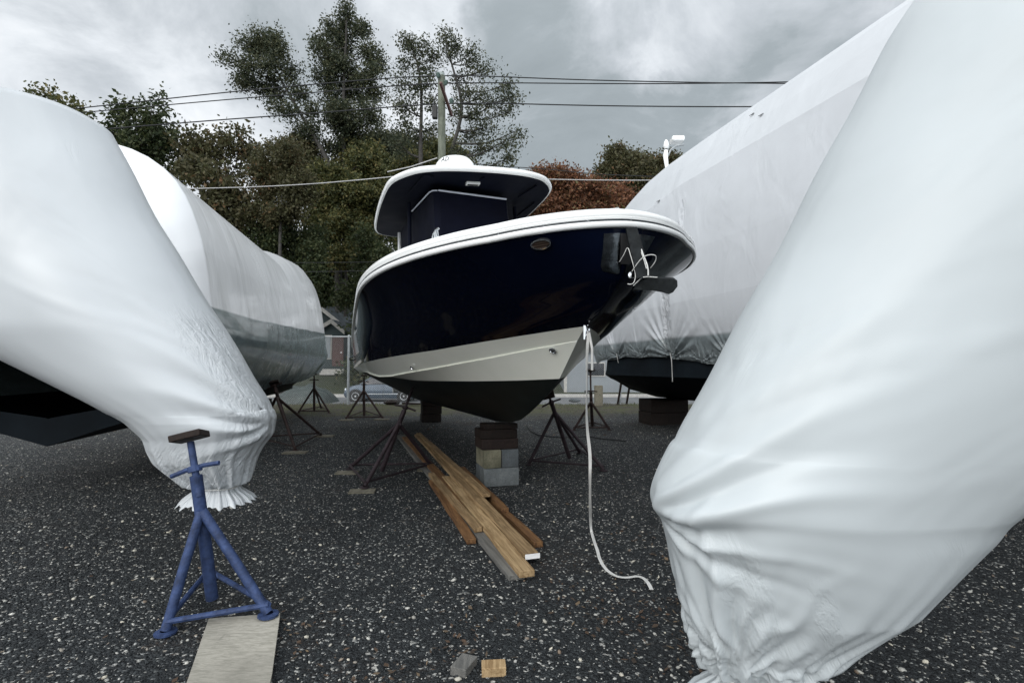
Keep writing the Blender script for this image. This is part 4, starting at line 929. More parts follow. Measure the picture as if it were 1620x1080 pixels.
w_, a_, c_2, s_2, u_2, d_2 = plank('thin brown batten in the upper part of the pile', (662, 684), (770, 780), .07, .03, .14, 'tanpine')
wb = bpy.data.objects['plank.005']; 
q = gnd(834, 874, z=.10); dd = q-gnd(655, 686, z=.112); dd /= np.linalg.norm(dd); s2_ = np.cross(dd, (0, 0, 1.)); s2_ /= np.linalg.norm(s2_); u2_ = np.cross(s2_, dd); R = np.column_stack([s2_, dd, u2_])
pe = MB().box((0, 0, 0), (.098, .006, .03)).build('painted_end', M['whitepaint'], None); pe.parent = wb
Lw = float(np.linalg.norm(gnd(838, 873, z=.10)-gnd(660, 686, z=.118))); pe.location = (0, Lw/2+.004, -.015)
board_at('wood_offcut', 'grey weathered wood offcut lying at the bottom, left of the yellow one', 'wood block', g2(734, 1063), (.072, .11, .038), -.38, 'greywood', None, 'wood offcuts', 0)
board_at('wood_offcut', 'yellow sawn wood offcut lying at the bottom, right of the grey one', 'wood block', g2(781, 1068), (.10, .065, .04), .08, 'pine', None, 'wood offcuts', 0)
# black hose
hp = [BW(2.2, 0, .05)]+[gnd(px, py, .02) for px, py in ((833, 672), (840, 682), (852, 688), (868, 690), (890, 692), (930, 690), (955, 694), (990, 697))]
hp = hp[1:]; o = MB().tube(hp, .011, 6).build('hose', M['black'], None, True, loc=tuple(hp[0])); tag(o, 'thin black hose lying on the gravel behind the concrete blocks', 'hose')
#@@PART4
# ------------------------------------------------------------ chain link fence
def build_fence():
    Y = 17.3; x0, x1 = -26., 26.; zb = .03; ztop = at(551, 532.5, Y)[2]
    root = empty('chain_link_fence', (0, Y, 0), 'galvanised chain link fence running across the back of the yard', 'fence')
    px = float(at(551, 600, Y)[0]); xs = [px+3.05*k for k in range(-7, 10)]
    for x in xs:
        if x < x0 or x > x1: continue
        r = .042 if abs(x-px) < .1 else .032
        MB().tube([(x, Y, -.05), (x, Y, ztop+.03)], r, 10).build('post', M['galv'], root, True)
        b = MB(); b.lathe((x, Y, ztop+.03), [(r+.006, -.03), (r+.006, .0), (r*.7, .03), (.001, .04)], 12); b.build('post_cap', M['galv'], root)
    MB().tube([(x0, Y, ztop), (x1, Y, ztop)], .024, 8).build('top_rail', M['galv'], root, True)
    # woven wires, each a thin strip
    p = .075; w = .0022; V = []; H = ztop-zb; n = int((x1-x0+H)/p)
    for i in range(n+1):
        for s_ in (1, -1):
            xa = x0-H+i*p if s_ == 1 else x0+i*p
            a, c = np.array([xa, Y, zb]), np.array([xa+s_*H, Y, ztop])
            if s_ == -1: a, c = np.array([xa, Y+.004, zb]), np.array([xa-H, Y+.004, ztop])
            dlt = np.array([w, 0, 0]); V += [a-dlt, a+dlt, c+dlt, c-dlt]
    V = np.array(V); V[:, 0] = np.clip(V[:, 0], x0-3, x1+3); Fa = np.arange(len(V)).reshape(-1, 4)
    bigmesh('wire_mesh', V, Fa, M['galv'], root)
build_fence()
# wooden post and things along the fence
o = MB().box((0, 0, .33), (.26, .2, .68)).build('wooden_post', M['padwood'], None, bevel=.015); o.location = (float(at(947, 640, 16.9)[0]), 16.9, 0); tag(o, 'short weathered wooden post standing by the fence', 'post')
def rock(label, px, py, s, mat, seed, grp='stones lying near the fence'):
    r_ = np.random.default_rng(seed); G = []; n = 12; c = gnd(px, py)
    for i in range(7):
        t = math.pi*i/6
        G.append([np.array([math.sin(t)*math.cos(a)*s, math.sin(t)*math.sin(a)*s*.7, (1+math.cos(t))*s*.32])*(1+r_.uniform(-.13, .13)*(0 < i < 6)) for a in np.linspace(0, 2*math.pi, n, endpoint=False)])
    o = MB().grid(np.array(G), closed=True).build('stone', M[mat], None, True, loc=(0, 0, 0)); o.location = (float(c[0]), float(c[1]), lump(c[0], c[1])-.01); tag(o, label, 'stone', grp)
rock('dark brown lump of timber lying behind the plum stand', 620, 640, .28, 'darktimber', 3, 'lumps of debris near the fence'); bpy.data.objects['stone'].name = 'timber_lump'; bpy.data.objects['timber_lump']['category'] = 'debris'
rock('dark stone on the verge right of the navy bow', 909, 636, .22, 'cmu3', 4, 'lumps of debris near the fence')
bb_ = gnd(650, 641); o = MB().box((0, 0, .06), (.7, .12, .06), np.array([[.87, .5, 0], [-.5, .87, 0], [0, 0, 1]])).build('timber_scrap', M['darktimber'], None, bevel=.01); o.location = (float(bb_[0]), float(bb_[1]), 0); tag(o, 'dark scrap of timber on the grass behind the stand', 'debris')
# dark green tarpaulin heap by the fence
def tarp():
    c = gnd(462, 640); n = 28; G = []
    for i in range(n):
        row = []
        for j in range(n):
            u, v = i/(n-1)*2-1, j/(n-1)*2-1; k = max(0, 1-u*u)*max(0, 1-v*v)
            h = .62*k**.45+.05*math.sin(u*9+v*3)*k+.035*math.sin(v*15-u*4)*k; row.append((c[0]+u*.95, c[1]+1.2+v*.8, h-.02))
        G.append(row)
    m = NT('dark_green_tarp'); m.bsdf(m.ramp(m.noise(4, 5, .6), [(.3, (.010, .022, .020)), (.6, (.02, .036, .032)), (.8, (.10, .12, .11))]), .35, 0, .5, m.bump(m.noise(5, 5, .6, m.mapping((1, 4, 1), (0, 0, .6))), .8, .08))
    o = MB().grid(np.array(G)).build('tarpaulin', m.m, None, True, loc=(float(c[0]), float(c[1]+1.2), 0)); tag(o, 'dark green tarpaulin heap beyond the left covered boat', 'tarp')
tarp()
# ------------------------------------------------------------ grey building wall beyond the fence on the right
wl = empty('low_building', (float(at(1010, 600, 36.6)[0]), 36.6, -.45), 'low pale grey building beyond the fence, seen under the navy bow', 'building')
xa, xb = at(893, 600, 36)[0], at(1150, 600, 36)[0]
M['greywall'] = simple('grey_cladding', (.20, .22, .235), .7, var=.08, nscale=.8)
MB().box(((xa+xb)/2, 39, .85), (xb-xa, 6, 2.9)).build('wall', M['greywall'], wl)
MB().box(((xa+xb)/2, 39, 2.36), (xb-xa+.5, 6.5, .14)).build('roof', simple('dark_flat_roof', (.05, .05, .055), .8), wl)
MB().box((xa+.06, 35.97, .85), (.22, .06, 2.9)).build('corner_board', M['kerb'], wl)
for k in range(3):
    f = MB().box((xa+2.2+k*3.2, 35.975, 1.1), (1.3, .06, 1.0)).build('window', M['kerb'], wl); MB().box((xa+2.2+k*3.2, 35.935, 1.1), (1.14, .03, .84)).build('pane', M['glassdark'], f)
# ------------------------------------------------------------ house
def house():
    Y = 44.; zc = float(gz(0, Y)); c = at(527, 580, Y)
    root = empty('house', (c[0], Y+3, zc), 'dark green gabled house with white trim behind the fence', 'house')
    M['siding'] = NT('dark_green_siding'); n = M['siding']; w_ = n.N('ShaderNodeTexWave', wave_type='BANDS', bands_direction='Z'); w_.inputs['Scale'].default_value = 2.6; w_.inputs['Distortion'].default_value = .1; n.put(w_.inputs['Vector'], n.tc.outputs['Object'])
    n.bsdf(n.ramp(w_.outputs[1], [(0, (.012, .022, .024)), (.3, (.025, .042, .045)), (1, (.03, .05, .052))]), .7); M['siding'] = n.m
    M['shingle'] = simple('grey_shingles', (.045, .055, .062), .85, var=.35, nscale=5)
    def gable(pxl, pxr, pxa, ye, ya, Y0, dep, over, name):
        xl_, xr_, xap = at(pxl, ye, Y0)[0], at(pxr, ye, Y0)[0], at(pxa, ya, Y0)[0]; ze, za = at(pxl, ye, Y0)[2], at(pxa, ya, Y0)[2]
        V = [(xl_, Y0, zc-.3), (xr_, Y0, zc-.3), (xr_, Y0, ze), (xap, Y0, za), (xl_, Y0, ze)]; V2 = [(x, y+dep, z) for x, y, z in V]
        MB().add(V+V2, [(0, 1, 2, 3, 4), (9, 8, 7, 6, 5), (0, 4, 9, 5), (1, 6, 7, 2)]).build('wall', M['siding'], root)
        b = MB(); t = .14
        for (xa_, xb_) in ((xl_, xap), (xr_, xap)):
            dx = (xa_-xap); ex = xa_+dx*.12; ez = ze-(za-ze)*.12
            p = [(ex, Y0-over, ez+.02), (xap, Y0-over, za+.02), (xap, Y0+dep+over, za+.02), (ex, Y0+dep+over, ez+.02)]; b.add(p+[(x, y, z+t) for x, y, z in p], [(0, 1, 2, 3), (7, 6, 5, 4), (0, 4, 5, 1), (1, 5, 6, 2), (2, 6, 7, 3), (3, 7, 4, 0)])
        rf = b.build('roof', M['shingle'], root)
        b = MB()
        for xa_ in (xl_, xr_):
            dx = (xa_-xap); ex = xa_+dx*.12; ez = ze-(za-ze)*.12
            p = [(ex, Y0-over-.05, ez-.20), (xap, Y0-over-.05, za-.22), (xap, Y0-over-.05, za+.16), (ex, Y0-over-.05, ez+.16)]
            b.add(p+[(x, y+.045, z) for x, y, z in p], [(0, 1, 2, 3), (7, 6, 5, 4), (0, 4, 5, 1), (1, 5, 6, 2), (2, 6, 7, 3), (3, 7, 4, 0)])
        b.build('gable_trim', M['kerb'], root); return xl_, xr_, ze
    gable(484, 540, 511, 512, 489, Y+2.5, 7, .3, 'main')
    xl_, xr_, ze = gable(500, 545, 526, 524, 508, Y, 3, .35, 'porch')
    # side wing with a sloping roof to the right
    xr = at(640, 500, Y+4)[0]; xw = at(535, 500, Y+4)[0]
    MB().box(((xw+xr)/2, Y+7, (zc+at(0, 512, Y+4)[2])/2), (xr-xw, 6, at(0, 512, Y+4)[2]-zc+.2)).build('wall', M['siding'], root)
    z1, z2 = at(0, 513, Y+3.7)[2], at(0, 487, Y+7)[2]
    p = [(at(511, 500, Y+6)[0], Y+7, z2), (xr+.4, Y+7, z2), (xr+.4, Y+3.6, z1), (xw-1.2, Y+3.6, z1)]
    MB().add(p+[(x, y, z+.15) for x, y, z in p], [(0, 1, 2, 3), (7, 6, 5, 4), (0, 4, 5, 1), (1, 5, 6, 2), (2, 6, 7, 3), (3, 7, 4, 0)]).build('roof', M['shingle'], root)
    cx_ = (at(516, 545, Y)[0]); f = MB().box((cx_, Y-.05, at(0, 549, Y)[2]), (1.0, .08, 2.1)).build('window', M['kerb'], root)
    MB().box((cx_, Y-.11, at(0, 549, Y)[2]), (.8, .04, 1.9)).build('pane', simple('curtained_pane', (.22, .25, .27), .3), f)
    cx_ = at(535, 552, Y)[0]; f = MB().box((cx_, Y-.05, at(0, 556, Y)[2]), (.95, .08, 2.5)).build('door', simple('dark_red_door', (.07, .025, .02), .5), root)
    MB().lathe((cx_+.32, Y-.11, at(0, 558, Y)[2]), [(.001, 0), (.05, .02), (.05, .05), (.001, .06)], 10, (0, -1, 0)).build('handle', M['steel'], f)
    for k in range(3): MB().box((cx_-.2, Y-.5-.3*k, zc+.35-.16*k), (1.8, .3, .17)).build('step', M['kerb'], root)
house()
# ------------------------------------------------------------ car
def car(name, label, px0, Y, L, paint, flip=1):
    x0 = at(px0, 600, Y)[0]; z0 = float(gz(0, Y))+.004; root = empty('parked_car', (x0+L/2, Y+.9, z0), label, 'car')
    W = 1.76; Cx = lambda u: x0+u*L
    # side profile: u along, z; body shell lofted across the width with tumblehome
    up = [(.0, .42), (.005, .62), (.03, .74), (.10, .86), (.22, .95), (.26, .98)]
    belt = [(.26, .98), (.70, 1.0), (.93, .98), (.975, .88)]
    low = [(.0, .30), (.06, .20), (.95, .20), (1.0, .34)]
    NS = 40; us = np.linspace(0, 1, NS)
    ztop = np.interp(us, [0, .01, .04, .12, .24, .30, .75, .93, .975, 1.], [.50, .64, .75, .87, .96, .98, 1.0, .97, .86, .55])
    zbot = np.interp(us, [0, .03, .08, .93, .98, 1.], [.34, .24, .19, .19, .26, .38]); wid = np.interp(us, [0, .03, .12, .5, .9, 1.], [.60, .76, .86, .88, .86, .74])
    G = []
    for u, zt, zb_, w in zip(us, ztop, zbot, wid):
        sec = [(-w*.9, zb_), (-w, zb_+.12), (-w*1.01, zb_+(zt-zb_)*.55), (-w*.97, zt-.05), (-w*.90, zt), (0, zt+.035), (w*.90, zt), (w*.97, zt-.05), (w*1.01, zb_+(zt-zb_)*.55), (w, zb_+.12), (w*.9, zb_)]
        G.append([(Cx(u), Y+.9+y, z0+z) for y, z in sec])
    b = MB(); b.grid(np.array(G), closed=True); n = 11; b.f += [tuple(range(n)), tuple(range((NS-1)*n, NS*n))[::-1]]; b.m += [0, 0]
    b.build('body', paint, root, True, sharp=35)
    gh = [(.235, .97), (.36, 1.32), (.42, 1.40), (.55, 1.44), (.70, 1.42), (.82, 1.33), (.955, .99)]
    V = []; 
    for s_ in (-1, 1):
        for u, z in gh: V.append((Cx(u), Y+.9+s_*(.86-(z-.97)*.42), z0+z))
    m_ = len(gh); fs = [tuple(range(m_))[::-1], tuple(range(m_, 2*m_))]+[(i, i+1, m_+i+1, m_+i) for i in range(m_-1)]
    gl = MB().add(V, fs).build('windows', M['glassdark'], root)
    b = MB()
    for s_ in (-1, 1):
        o_ = .012*s_
        pt = lambda u, z: (Cx(u), Y+.9+s_*(.86-(z-.97)*.42)+o_, z0+z)
        for a, c in zip(gh[:-1], gh[1:]): b.tube([pt(*a), pt(*c)], .030, 6)
        b.tube([pt(.55, 1.43), pt(.56, .98)], .03, 6); b.tube([pt(.78, 1.36), pt(.80, .98)], .04, 6)
    b.grid(np.array([[(Cx(u), Y+.9+y, z0+z) for y in np.linspace(-(.86-(z-.97)*.42), .86-(z-.97)*.42, 5)] for u, z in ((.37, 1.345), (.42, 1.412), (.55, 1.452), (.70, 1.432), (.80, 1.36))]))
    b.build('roof_frame', paint, root, True)
    for u in (.175, .80):
        for s_ in (-1, 1):
            c = np.array([Cx(u), Y+.9+s_*.80, z0+.315])
            MB().lathe(c, [(.001, -.02), (.39, -.02), (.39, .085), (.001, .086)], 24, (0, s_, 0)).build('wheel_arch', M['black'], root)
            w = MB().lathe(c, [(.20, -.1), (.30, -.1), (.315, -.06), (.315, .07), (.30, .10), (.21, .10)], 28, (0, s_, 0)).build('wheel', M['black'], root, True)
            b = MB(); b.lathe(c, [(.21, .098), (.20, .105), (.185, .09), (.185, .03)], 28, (0, s_, 0))
            for k in range(7):
                a = 2*math.pi*k/7; d_ = np.array([math.cos(a), 0, math.sin(a)]); q = np.array([-math.sin(a), 0, math.cos(a)]); yy = np.array([0, s_, 0])*.085
                b.add([c+yy+q*.028+d_*.03, c+yy-q*.028+d_*.03, c+yy-q*.02+d_*.195, c+yy+q*.02+d_*.195], [(0, 1, 2, 3)])
            b.lathe(c, [(.05, .08), (.045, .1), (.001, .1)], 12, (0, s_, 0)); b.build('rim', M['rimsilver'], w)
    for s_ in (-1, 1):
        b = MB(); b.lathe((Cx(.035), Y+.9+s_*.66, z0+.66), [(.001, .0), (.09, .0), (.08, .05), (.001, .07)], 14, (-.8, s_*.6, 0)); b.build('headlight', M['lamp'], root, True)
        b = MB(); b.box((Cx(.985), Y+.9+s_*.68, z0+.78), (.08, .24, .2)); b.build('tail_light', M['redlamp'], root, bevel=.02)
        b = MB(); b.box((Cx(.29), Y+.9+s_*.97, z0+1.02), (.12, .18, .13)); b.build('wing_mirror', paint, root, bevel=.03)
        for u in (.47, .72):
            b = MB(); b.box((Cx(u), Y+.9+s_*.895, z0+.86), (.16, .03, .03)); b.build('door_handle', paint, root)
            b = MB(); b.box((Cx(u+.065), Y+.9+s_*.893, z0+.62), (.012, .012, .68)); b.build('door_gap', M['black'], root)
        b = MB(); b.box((Cx(.49), Y+.9+s_*.896, z0+.44), (2.0, .02, .035)); b.build('side_moulding', M['rimsilver'], root)
M['rimsilver'] = simple('silver_rim', (.62, .64, .65), .3, .6); M['lamp'] = simple('clear_lamp', (.6, .63, .65), .1); M['redlamp'] = simple('red_lamp', (.2, .01, .01), .2)
car('car', 'silver blue compact car parked on the road behind the fence', 541, 28.2, 4.25, simple('silver_blue_paint', (.085, .11, .14), .25, .35, .5, .05, coat=.5))
# ------------------------------------------------------------ utility pole and cables
PY = 21.0; pb = at(698.5, 640, PY); ptop = at(698.5, 121, PY)
M['polewood'] = wood('green_grey_pole_wood', (.11, .125, .095), (.20, .215, .17), (10, 10, .6))
pole = empty('utility_pole', (pb[0], PY, float(gz(0, PY))), 'weathered wooden utility pole rising behind the hardtop of the boat', 'utility pole')
MB().tube([(pb[0]+.02, PY, -.7), (pb[0], PY, 5), (ptop[0], PY, ptop[2])], [.19, .175, .15], 14).build('post', M['polewood'], pole, True)
b = MB(); b.box(at(706, 158, PY-.2), (.10, 1.5, .13), Matrix.Rotation(math.radians(-14), 3, 'Z')@Matrix.Rotation(math.radians(-30), 3, 'X')); b.build('crossarm', simple('red_brown_arm', (.10, .05, .045), .7, var=.3, nscale=8), pole, bevel=.01)
b = MB(); b.tube([(ptop[0], PY, ptop[2]-.1), (ptop[0]-.02, PY, ptop[2]+.12)], .15, 10); b.build('pole_cap', simple('pale_cap', (.30, .34, .33), .6), pole, True)
def insulator(p): MB().lathe(p, [(.02, -.12), (.05, -.10), (.09, -.04), (.06, -.02), (.10, .03), (.06, .06), (.07, .09), (.001, .12)], 12).build('insulator', simple('green_grey_insulator', (.14, .20, .18), .3), pole, True)
insulator(at(693, 119, PY-.2)); insulator(at(714, 160, PY-.8)); insulator(at(705, 131, PY-.2))
b = MB(); b.box(at(688, 178, PY), (.22, .2, .55)); b.build('switch_box', M['black'], pole, bevel=.04)
b = MB(); b.tube([at(686, 166, PY), at(690, 150, PY), at(698, 145, PY)], .02, 6); b.build('bracket', M['black'], pole)
def cable(label, pts, Yl, Yr, r, mat='wire', grp='overhead cables'):
    x0 = pts[0][0]; P_ = []
    k = [i for i, p in enumerate(pts) if abs(p[0]-698) < 16]
    for px, py in pts:
        Y = PY + (Yl*(698-px)/293. if px < 698 else Yr*(px-698)/517.); P_.append(at(px, py, Y))
    P_ = np.array(P_); Q = soften(resample(P_, 60), 8)
    o = MB().tube(Q, r, 6).build('overhead_cable', M[mat], None, True, loc=tuple(Q[0])); tag(o, label, 'cable', grp)
cable('topmost black overhead cable passing over the pole', [(-300, 222), (0, 185), (405, 141), (486, 134.5), (613, 124), (693, 115), (780, 121), (860, 125), (1000, 129), (1215, 132.5), (1620, 134), (1900, 131)], 0, 0, .022)
cable('second black overhead cable, just below the topmost one', [(-300, 208), (0, 190), (405, 153.5), (500, 147), (613, 136), (700, 129), (780, 131), (860, 132), (1000, 133.2), (1215, 131.5), (1620, 118), (1900, 105)], 1.5, -1, .022)
cable('third black overhead cable, attached to the crossarm lower down the pole', [(-300, 232), (0, 218), (405, 185), (500, 180), (613, 170), (714, 159.5), (780, 163), (860, 166), (1000, 168.5), (1190, 169.5), (1620, 164), (1900, 155)], 0, 0, .024)
cable('pale overhead cable running left of the hardtop', [(-300, 312), (0, 306), (405, 296), (500, 291), (620, 280), (690, 272)], 0, 0, .018, 'palewire')
cable('short pale service cable from the pole over the left of the hardtop', [(613, 272), (650, 264), (692, 250)], 1, 0, .022, 'palewire')
cable('thin dark cable right of the radar dome', [(702, 252), (770, 262), (860, 267), (945, 276), (1100, 282), (1400, 280)], 0, 0, .016)
cable('thin pale cable crossing in front of the rust coloured trees', [(702, 270), (780, 279), (850, 283.5), (930, 285), (1010, 285.5), (1200, 284), (1500, 276)], 0, 0, .018, 'palewire')
cable('low thin dark cable in front of the dark trees at left', [(-300, 420), (0, 420), (405, 416), (560, 415), (692, 413)], 0, 0, .010)
cable('lowest thin dark cable in front of the dark trees at left', [(-300, 436), (0, 436), (405, 431), (560, 429), (692, 426)], 0, 0, .010)
# ------------------------------------------------------------ trees
def leafmat(name, stops, trans=.35):
    n = NT(name); g = n.N('ShaderNodeNewGeometry')
    cl = n.noise(.55, 4, .6, n.tc.outputs['Object'])
    f = n.math('ADD', n.math('MULTIPLY', g.outputs['Random Per Island'], .55), n.math('MULTIPLY', cl, .75))
    c = n.ramp(n.math('SUBTRACT', f, .12), stops)
    b = n.N('ShaderNodeBsdfPrincipled'); n.put(b.inputs['Base Color'], c); b.inputs['Roughness'].default_value = .6; b.inputs['Specular IOR Level'].default_value = .3
    t = n.N('ShaderNodeBsdfTranslucent'); n.put(t.inputs[0], c); m = n.N('ShaderNodeMixShader'); m.inputs[0].default_value = trans
    n.put(m.inputs[1], b.outputs[0]); n.put(m.inputs[2], t.outputs[0]); n.t.links.new(m.outputs[0], n.out.inputs[0]); return n.m
LM = {'dark': leafmat('dark_green_leaves', [(.2, (.030, .042, .026)), (.5, (.058, .072, .042)), (.8, (.11, .112, .06))]),
      'olive': leafmat('olive_leaves', [(.2, (0.032, 0.043, 0.017)), (.45, (0.072, 0.084, 0.032)), (.68, (0.145, 0.142, 0.051)), (.85, (0.203, 0.160, 0.065))]),
      'deep': leafmat('deep_green_leaves', [(.2, (0.020, 0.032, 0.014)), (.5, (0.043, 0.061, 0.026)), (.8, (0.080, 0.090, 0.036))]),
      'rust': leafmat('rust_leaves', [(.2, (0.072, 0.041, 0.026)), (.45, (0.174, 0.080, 0.046)), (.65, (0.275, 0.123, 0.065)), (.85, (0.145, 0.145, 0.065))]),
      'brown': leafmat('brown_green_leaves', [(.2, (0.043, 0.048, 0.023)), (.5, (0.085, 0.075, 0.036)), (.75, (0.087, 0.094, 0.043)), (.9, (0.217, 0.116, 0.058))])}
M['bark'] = simple('dark_bark', (.045, .042, .038), .9, var=.4, nscale=5, bump=.5, bscale=12)
def tree(label, trunk, blobs, mat, Y, leaf=.17, dens=1., name='tree', grp='trees beyond the road', r0=.28, twigs=14, depth=.9, lean=None):
    """trunk: pixel points from base to top; blobs: (px, py, rx, ry) in pixels at distance Y"""
    T = [at(px, py, Y) for px, py in trunk]; base = T[0].copy(); base[2] = min(float(gz(0, Y)), base[2])
    T = [base]+T[1:] if abs(T[0][2]-base[2]) < 1.5 else [np.array([T[0][0], Y, base[2]])]+T
    T = soften(resample(np.array(T), 26), 2); H = T[-1][2]-T[0][2]
    root = empty(name, tuple(base), label, 'tree', grp)
    br = MB(); rad = np.interp(np.linspace(0, 1, 26), [0, .1, 1], [r0*1.25, r0, r0*.13]); br.tube(T, rad, 8)
    C_, S_ = [], []
    for px, py, rx, ry in blobs:
        sc = Y/F; jy = rng.uniform(-1, 1)*rx*sc*depth
        c = at(px, py, Y+jy); R_ = np.array([rx*sc, rx*sc*.9, ry*sc])
        cand = [i for i in range(4, 26) if T[i][2] < c[2]+.2] or [6]
        dist = [np.linalg.norm(T[i]-c)+.5*max(0, T[i][2]-(c[2]-R_[2]*.9)) for i in cand]; i = cand[int(np.argmin(dist))]
        a = T[i]; mid = (a+c)/2+np.array([0, 0, -.10*np.linalg.norm(c-a)]); L_ = soften(resample(np.array([a, mid, c+np.array([0, 0, R_[2]*.4])]), 9), 2)
        rb = max(.035, min(rad[i]*.6, .02*np.linalg.norm(c-a)+.05)); br.tube(L_, np.linspace(rb, .02, 9), 6)
        nt = int(twigs*max(.5, (rx*ry)/900.))
        for k in range(nt):
            d_ = rng.normal(0, 1, 3); d_ /= np.linalg.norm(d_); e = c+d_*R_*rng.uniform(.55, 1.)**.6
            st = L_[rng.integers(3, 9)]; m2 = (st+e)/2+rng.normal(0, .12, 3)*R_.mean()*.4
            W_ = resample(np.array([st, m2, e]), 5); br.tube(W_, np.linspace(.022, .007, 5), 4, cap=False)
            n_cl = max(3, int(R_.mean()*5*dens))
            for q in np.linspace(.35, 1.0, n_cl):
                p = np.array([np.interp(q, np.linspace(0, 1, 5), W_[:, t_]) for t_ in range(3)])+rng.normal(0, .16, 3); C_.append(p)
    br.build('trunk', M['bark'], root, True, sharp=0)
    C_ = np.array(C_); per = int(17*dens)+3; N = len(C_)*per
    ctr = np.repeat(C_, per, 0)+rng.normal(0, .0078*Y, (N, 3))
    a = rng.normal(0, 1, (N, 3)); a /= np.linalg.norm(a, axis=1, keepdims=True); b_ = np.cross(a, rng.normal(0, 1, (N, 3))); b_ /= np.linalg.norm(b_, axis=1, keepdims=True)
    s = leaf*rng.uniform(.5, 1.15, (N, 1)); V = np.stack([ctr-a*s*.62, ctr-b_*s*.34, ctr+a*s*.62, ctr+b_*s*.34], 1).reshape(-1, 3)
    bigmesh('crown', V, np.arange(4*N).reshape(-1, 4), LM[mat], root); return N
TR = [
 ('tall dark tree leaning left, behind the wires at the upper left', [(540, 560), (532, 330), (524, 262), (504, 228), (484, 195), (464, 160), (440, 120), (428, 90)],
  [(436, 62, 16, 14), (408, 60, 16, 16), (430, 165, 14, 12), (425, 70, 20, 22), (418, 105, 22, 24), (448, 92, 18, 20), (462, 118, 20, 20), (440, 142, 22, 16), (474, 150, 18, 20), (415, 140, 16, 14), (492, 178, 14, 18), (455, 178, 14, 12), (398, 75, 26, 22), (372, 100, 26, 24), (390, 135, 26, 20), (468, 205, 18, 14), (495, 215, 16, 18)], 'dark', 50., 1.),
 ('tallest tree of all, dense pointed crown reaching the top of the sky', [(548, 560), (546, 300), (543, 200), (544, 120), (548, 55), (549, 10)],
  [(548, 14, 8, 14), (545, 38, 20, 18), (522, 50, 16, 18), (572, 48, 16, 18), (548, 72, 26, 22), (512, 82, 20, 20), (585, 85, 20, 20), (500, 70, 10, 12), (545, 105, 28, 24), (590, 118, 22, 22), (605, 105, 8, 14), (512, 118, 22, 20), (560, 140, 28, 24), (525, 150, 22, 22), (595, 150, 20, 20), (548, 180, 30, 24), (585, 185, 24, 24), (520, 195, 20, 22), (555, 215, 30, 26), (595, 222, 22, 26), (525, 235, 18, 20)], 'dark', 52., 1.15),
 ('slim open tree standing directly left of the utility pole', [(668, 560), (666, 300), (665, 220), (668, 150), (662, 95), (645, 62)],
  [(641, 62, 8, 14), (650, 78, 12, 16), (668, 75, 14, 14), (640, 100, 12, 16), (664, 108, 16, 16), (686, 92, 12, 16), (632, 130, 14, 16), (655, 138, 16, 18), (680, 130, 14, 16), (628, 160, 16, 16), (648, 172, 18, 18), (683, 165, 12, 18), (640, 200, 18, 18), (660, 225, 20, 20), (630, 230, 18, 20), (685, 205, 10, 18)], 'dark', 40., .8),
 ('spreading sparse tree right of the utility pole', [(706, 560), (706, 320), (708, 255), (722, 215), (736, 170), (716, 110), (705, 60)],
  [(704, 56, 8, 14), (706, 85, 14, 18), (722, 78, 10, 12), (746, 84, 10, 16), (752, 100, 18, 14), (776, 105, 16, 12), (725, 130, 20, 14), (738, 150, 20, 16), (764, 150, 16, 14), (722, 178, 16, 20), (752, 180, 20, 18), (786, 165, 16, 16), (806, 135, 10, 12), (814, 155, 10, 12), (808, 182, 16, 16), (780, 200, 18, 18), (748, 212, 20, 18), (822, 210, 12, 14), (800, 228, 18, 16), (770, 235, 22, 14), (728, 240, 20, 18), (808, 252, 14, 10)], 'dark', 39., .78),
]
for lab, tk, bl, mt, Y, dn in TR: tree(lab, tk, bl, mt, Y, (.0048*Y), dn*1.15, r0=.009*Y)
def mass(cx, cy, w, h, n, rr):
    r_ = np.random.default_rng(abs(int(cx*7+cy))); out_ = []
    for i in range(n):
        a = r_.uniform(0, 6.28); q = r_.uniform(0, 1)**.5; out_.append((cx+math.cos(a)*q*w, cy+math.sin(a)*q*h, rr*r_.uniform(.8, 1.25), rr*r_.uniform(.7, 1.1)))
    return out_
BT = [
 ('olive brown tree filling the gap beside the leaning tree', 478, 262, 34, 32, 'brown', 51), ('olive tree in front of the crown foot of the tallest tree', 580, 258, 36, 34, 'olive', 53), ('green tree filling the gap left of the slim open tree', 625, 262, 26, 44, 'dark', 54), ('olive tree right behind the base of the pole', 690, 262, 40, 26, 'olive', 52),
 ('brownish round tree below the leaning tree at the far left', 440, 290, 48, 58, 'brown', 34), ('olive bushy tree in front of the tallest trunk', 545, 330, 55, 90, 'olive', 49),
 ('olive tree left of the hardtop, above the gabled house', 600, 330, 38, 90, 'olive', 50), ('deep green tree above the left covered boat', 452, 400, 60, 70, 'deep', 36),
 ('deep green tree directly behind the gabled house', 525, 430, 55, 70, 'deep', 53), ('dark tree between the house and the navy boat', 590, 450, 45, 80, 'deep', 40),
 ('yellowish olive tree behind the hardtop', 665, 310, 48, 70, 'olive', 43), ('deep green tree behind the console of the boat', 710, 380, 60, 80, 'deep', 42),
 ('olive tree behind the right edge of the hardtop', 775, 345, 45, 72, 'olive', 46),
 ('rust red tree right of the hardtop', 872, 318, 46, 52, 'rust', 44), ('rust red tree behind the navy bow', 945, 330, 44, 50, 'rust', 45), ('dark green tree with brown tips right of the rust trees', 985, 285, 36, 40, 'brown', 50),
 ('tree hidden mostly behind the huge wrapped boat', 1050, 300, 45, 50, 'brown', 47), ('dark green tree low behind the bow', 900, 400, 70, 60, 'deep', 48), ('dark tree low behind the far end of the huge boat', 1010, 420, 70, 70, 'deep', 46)]
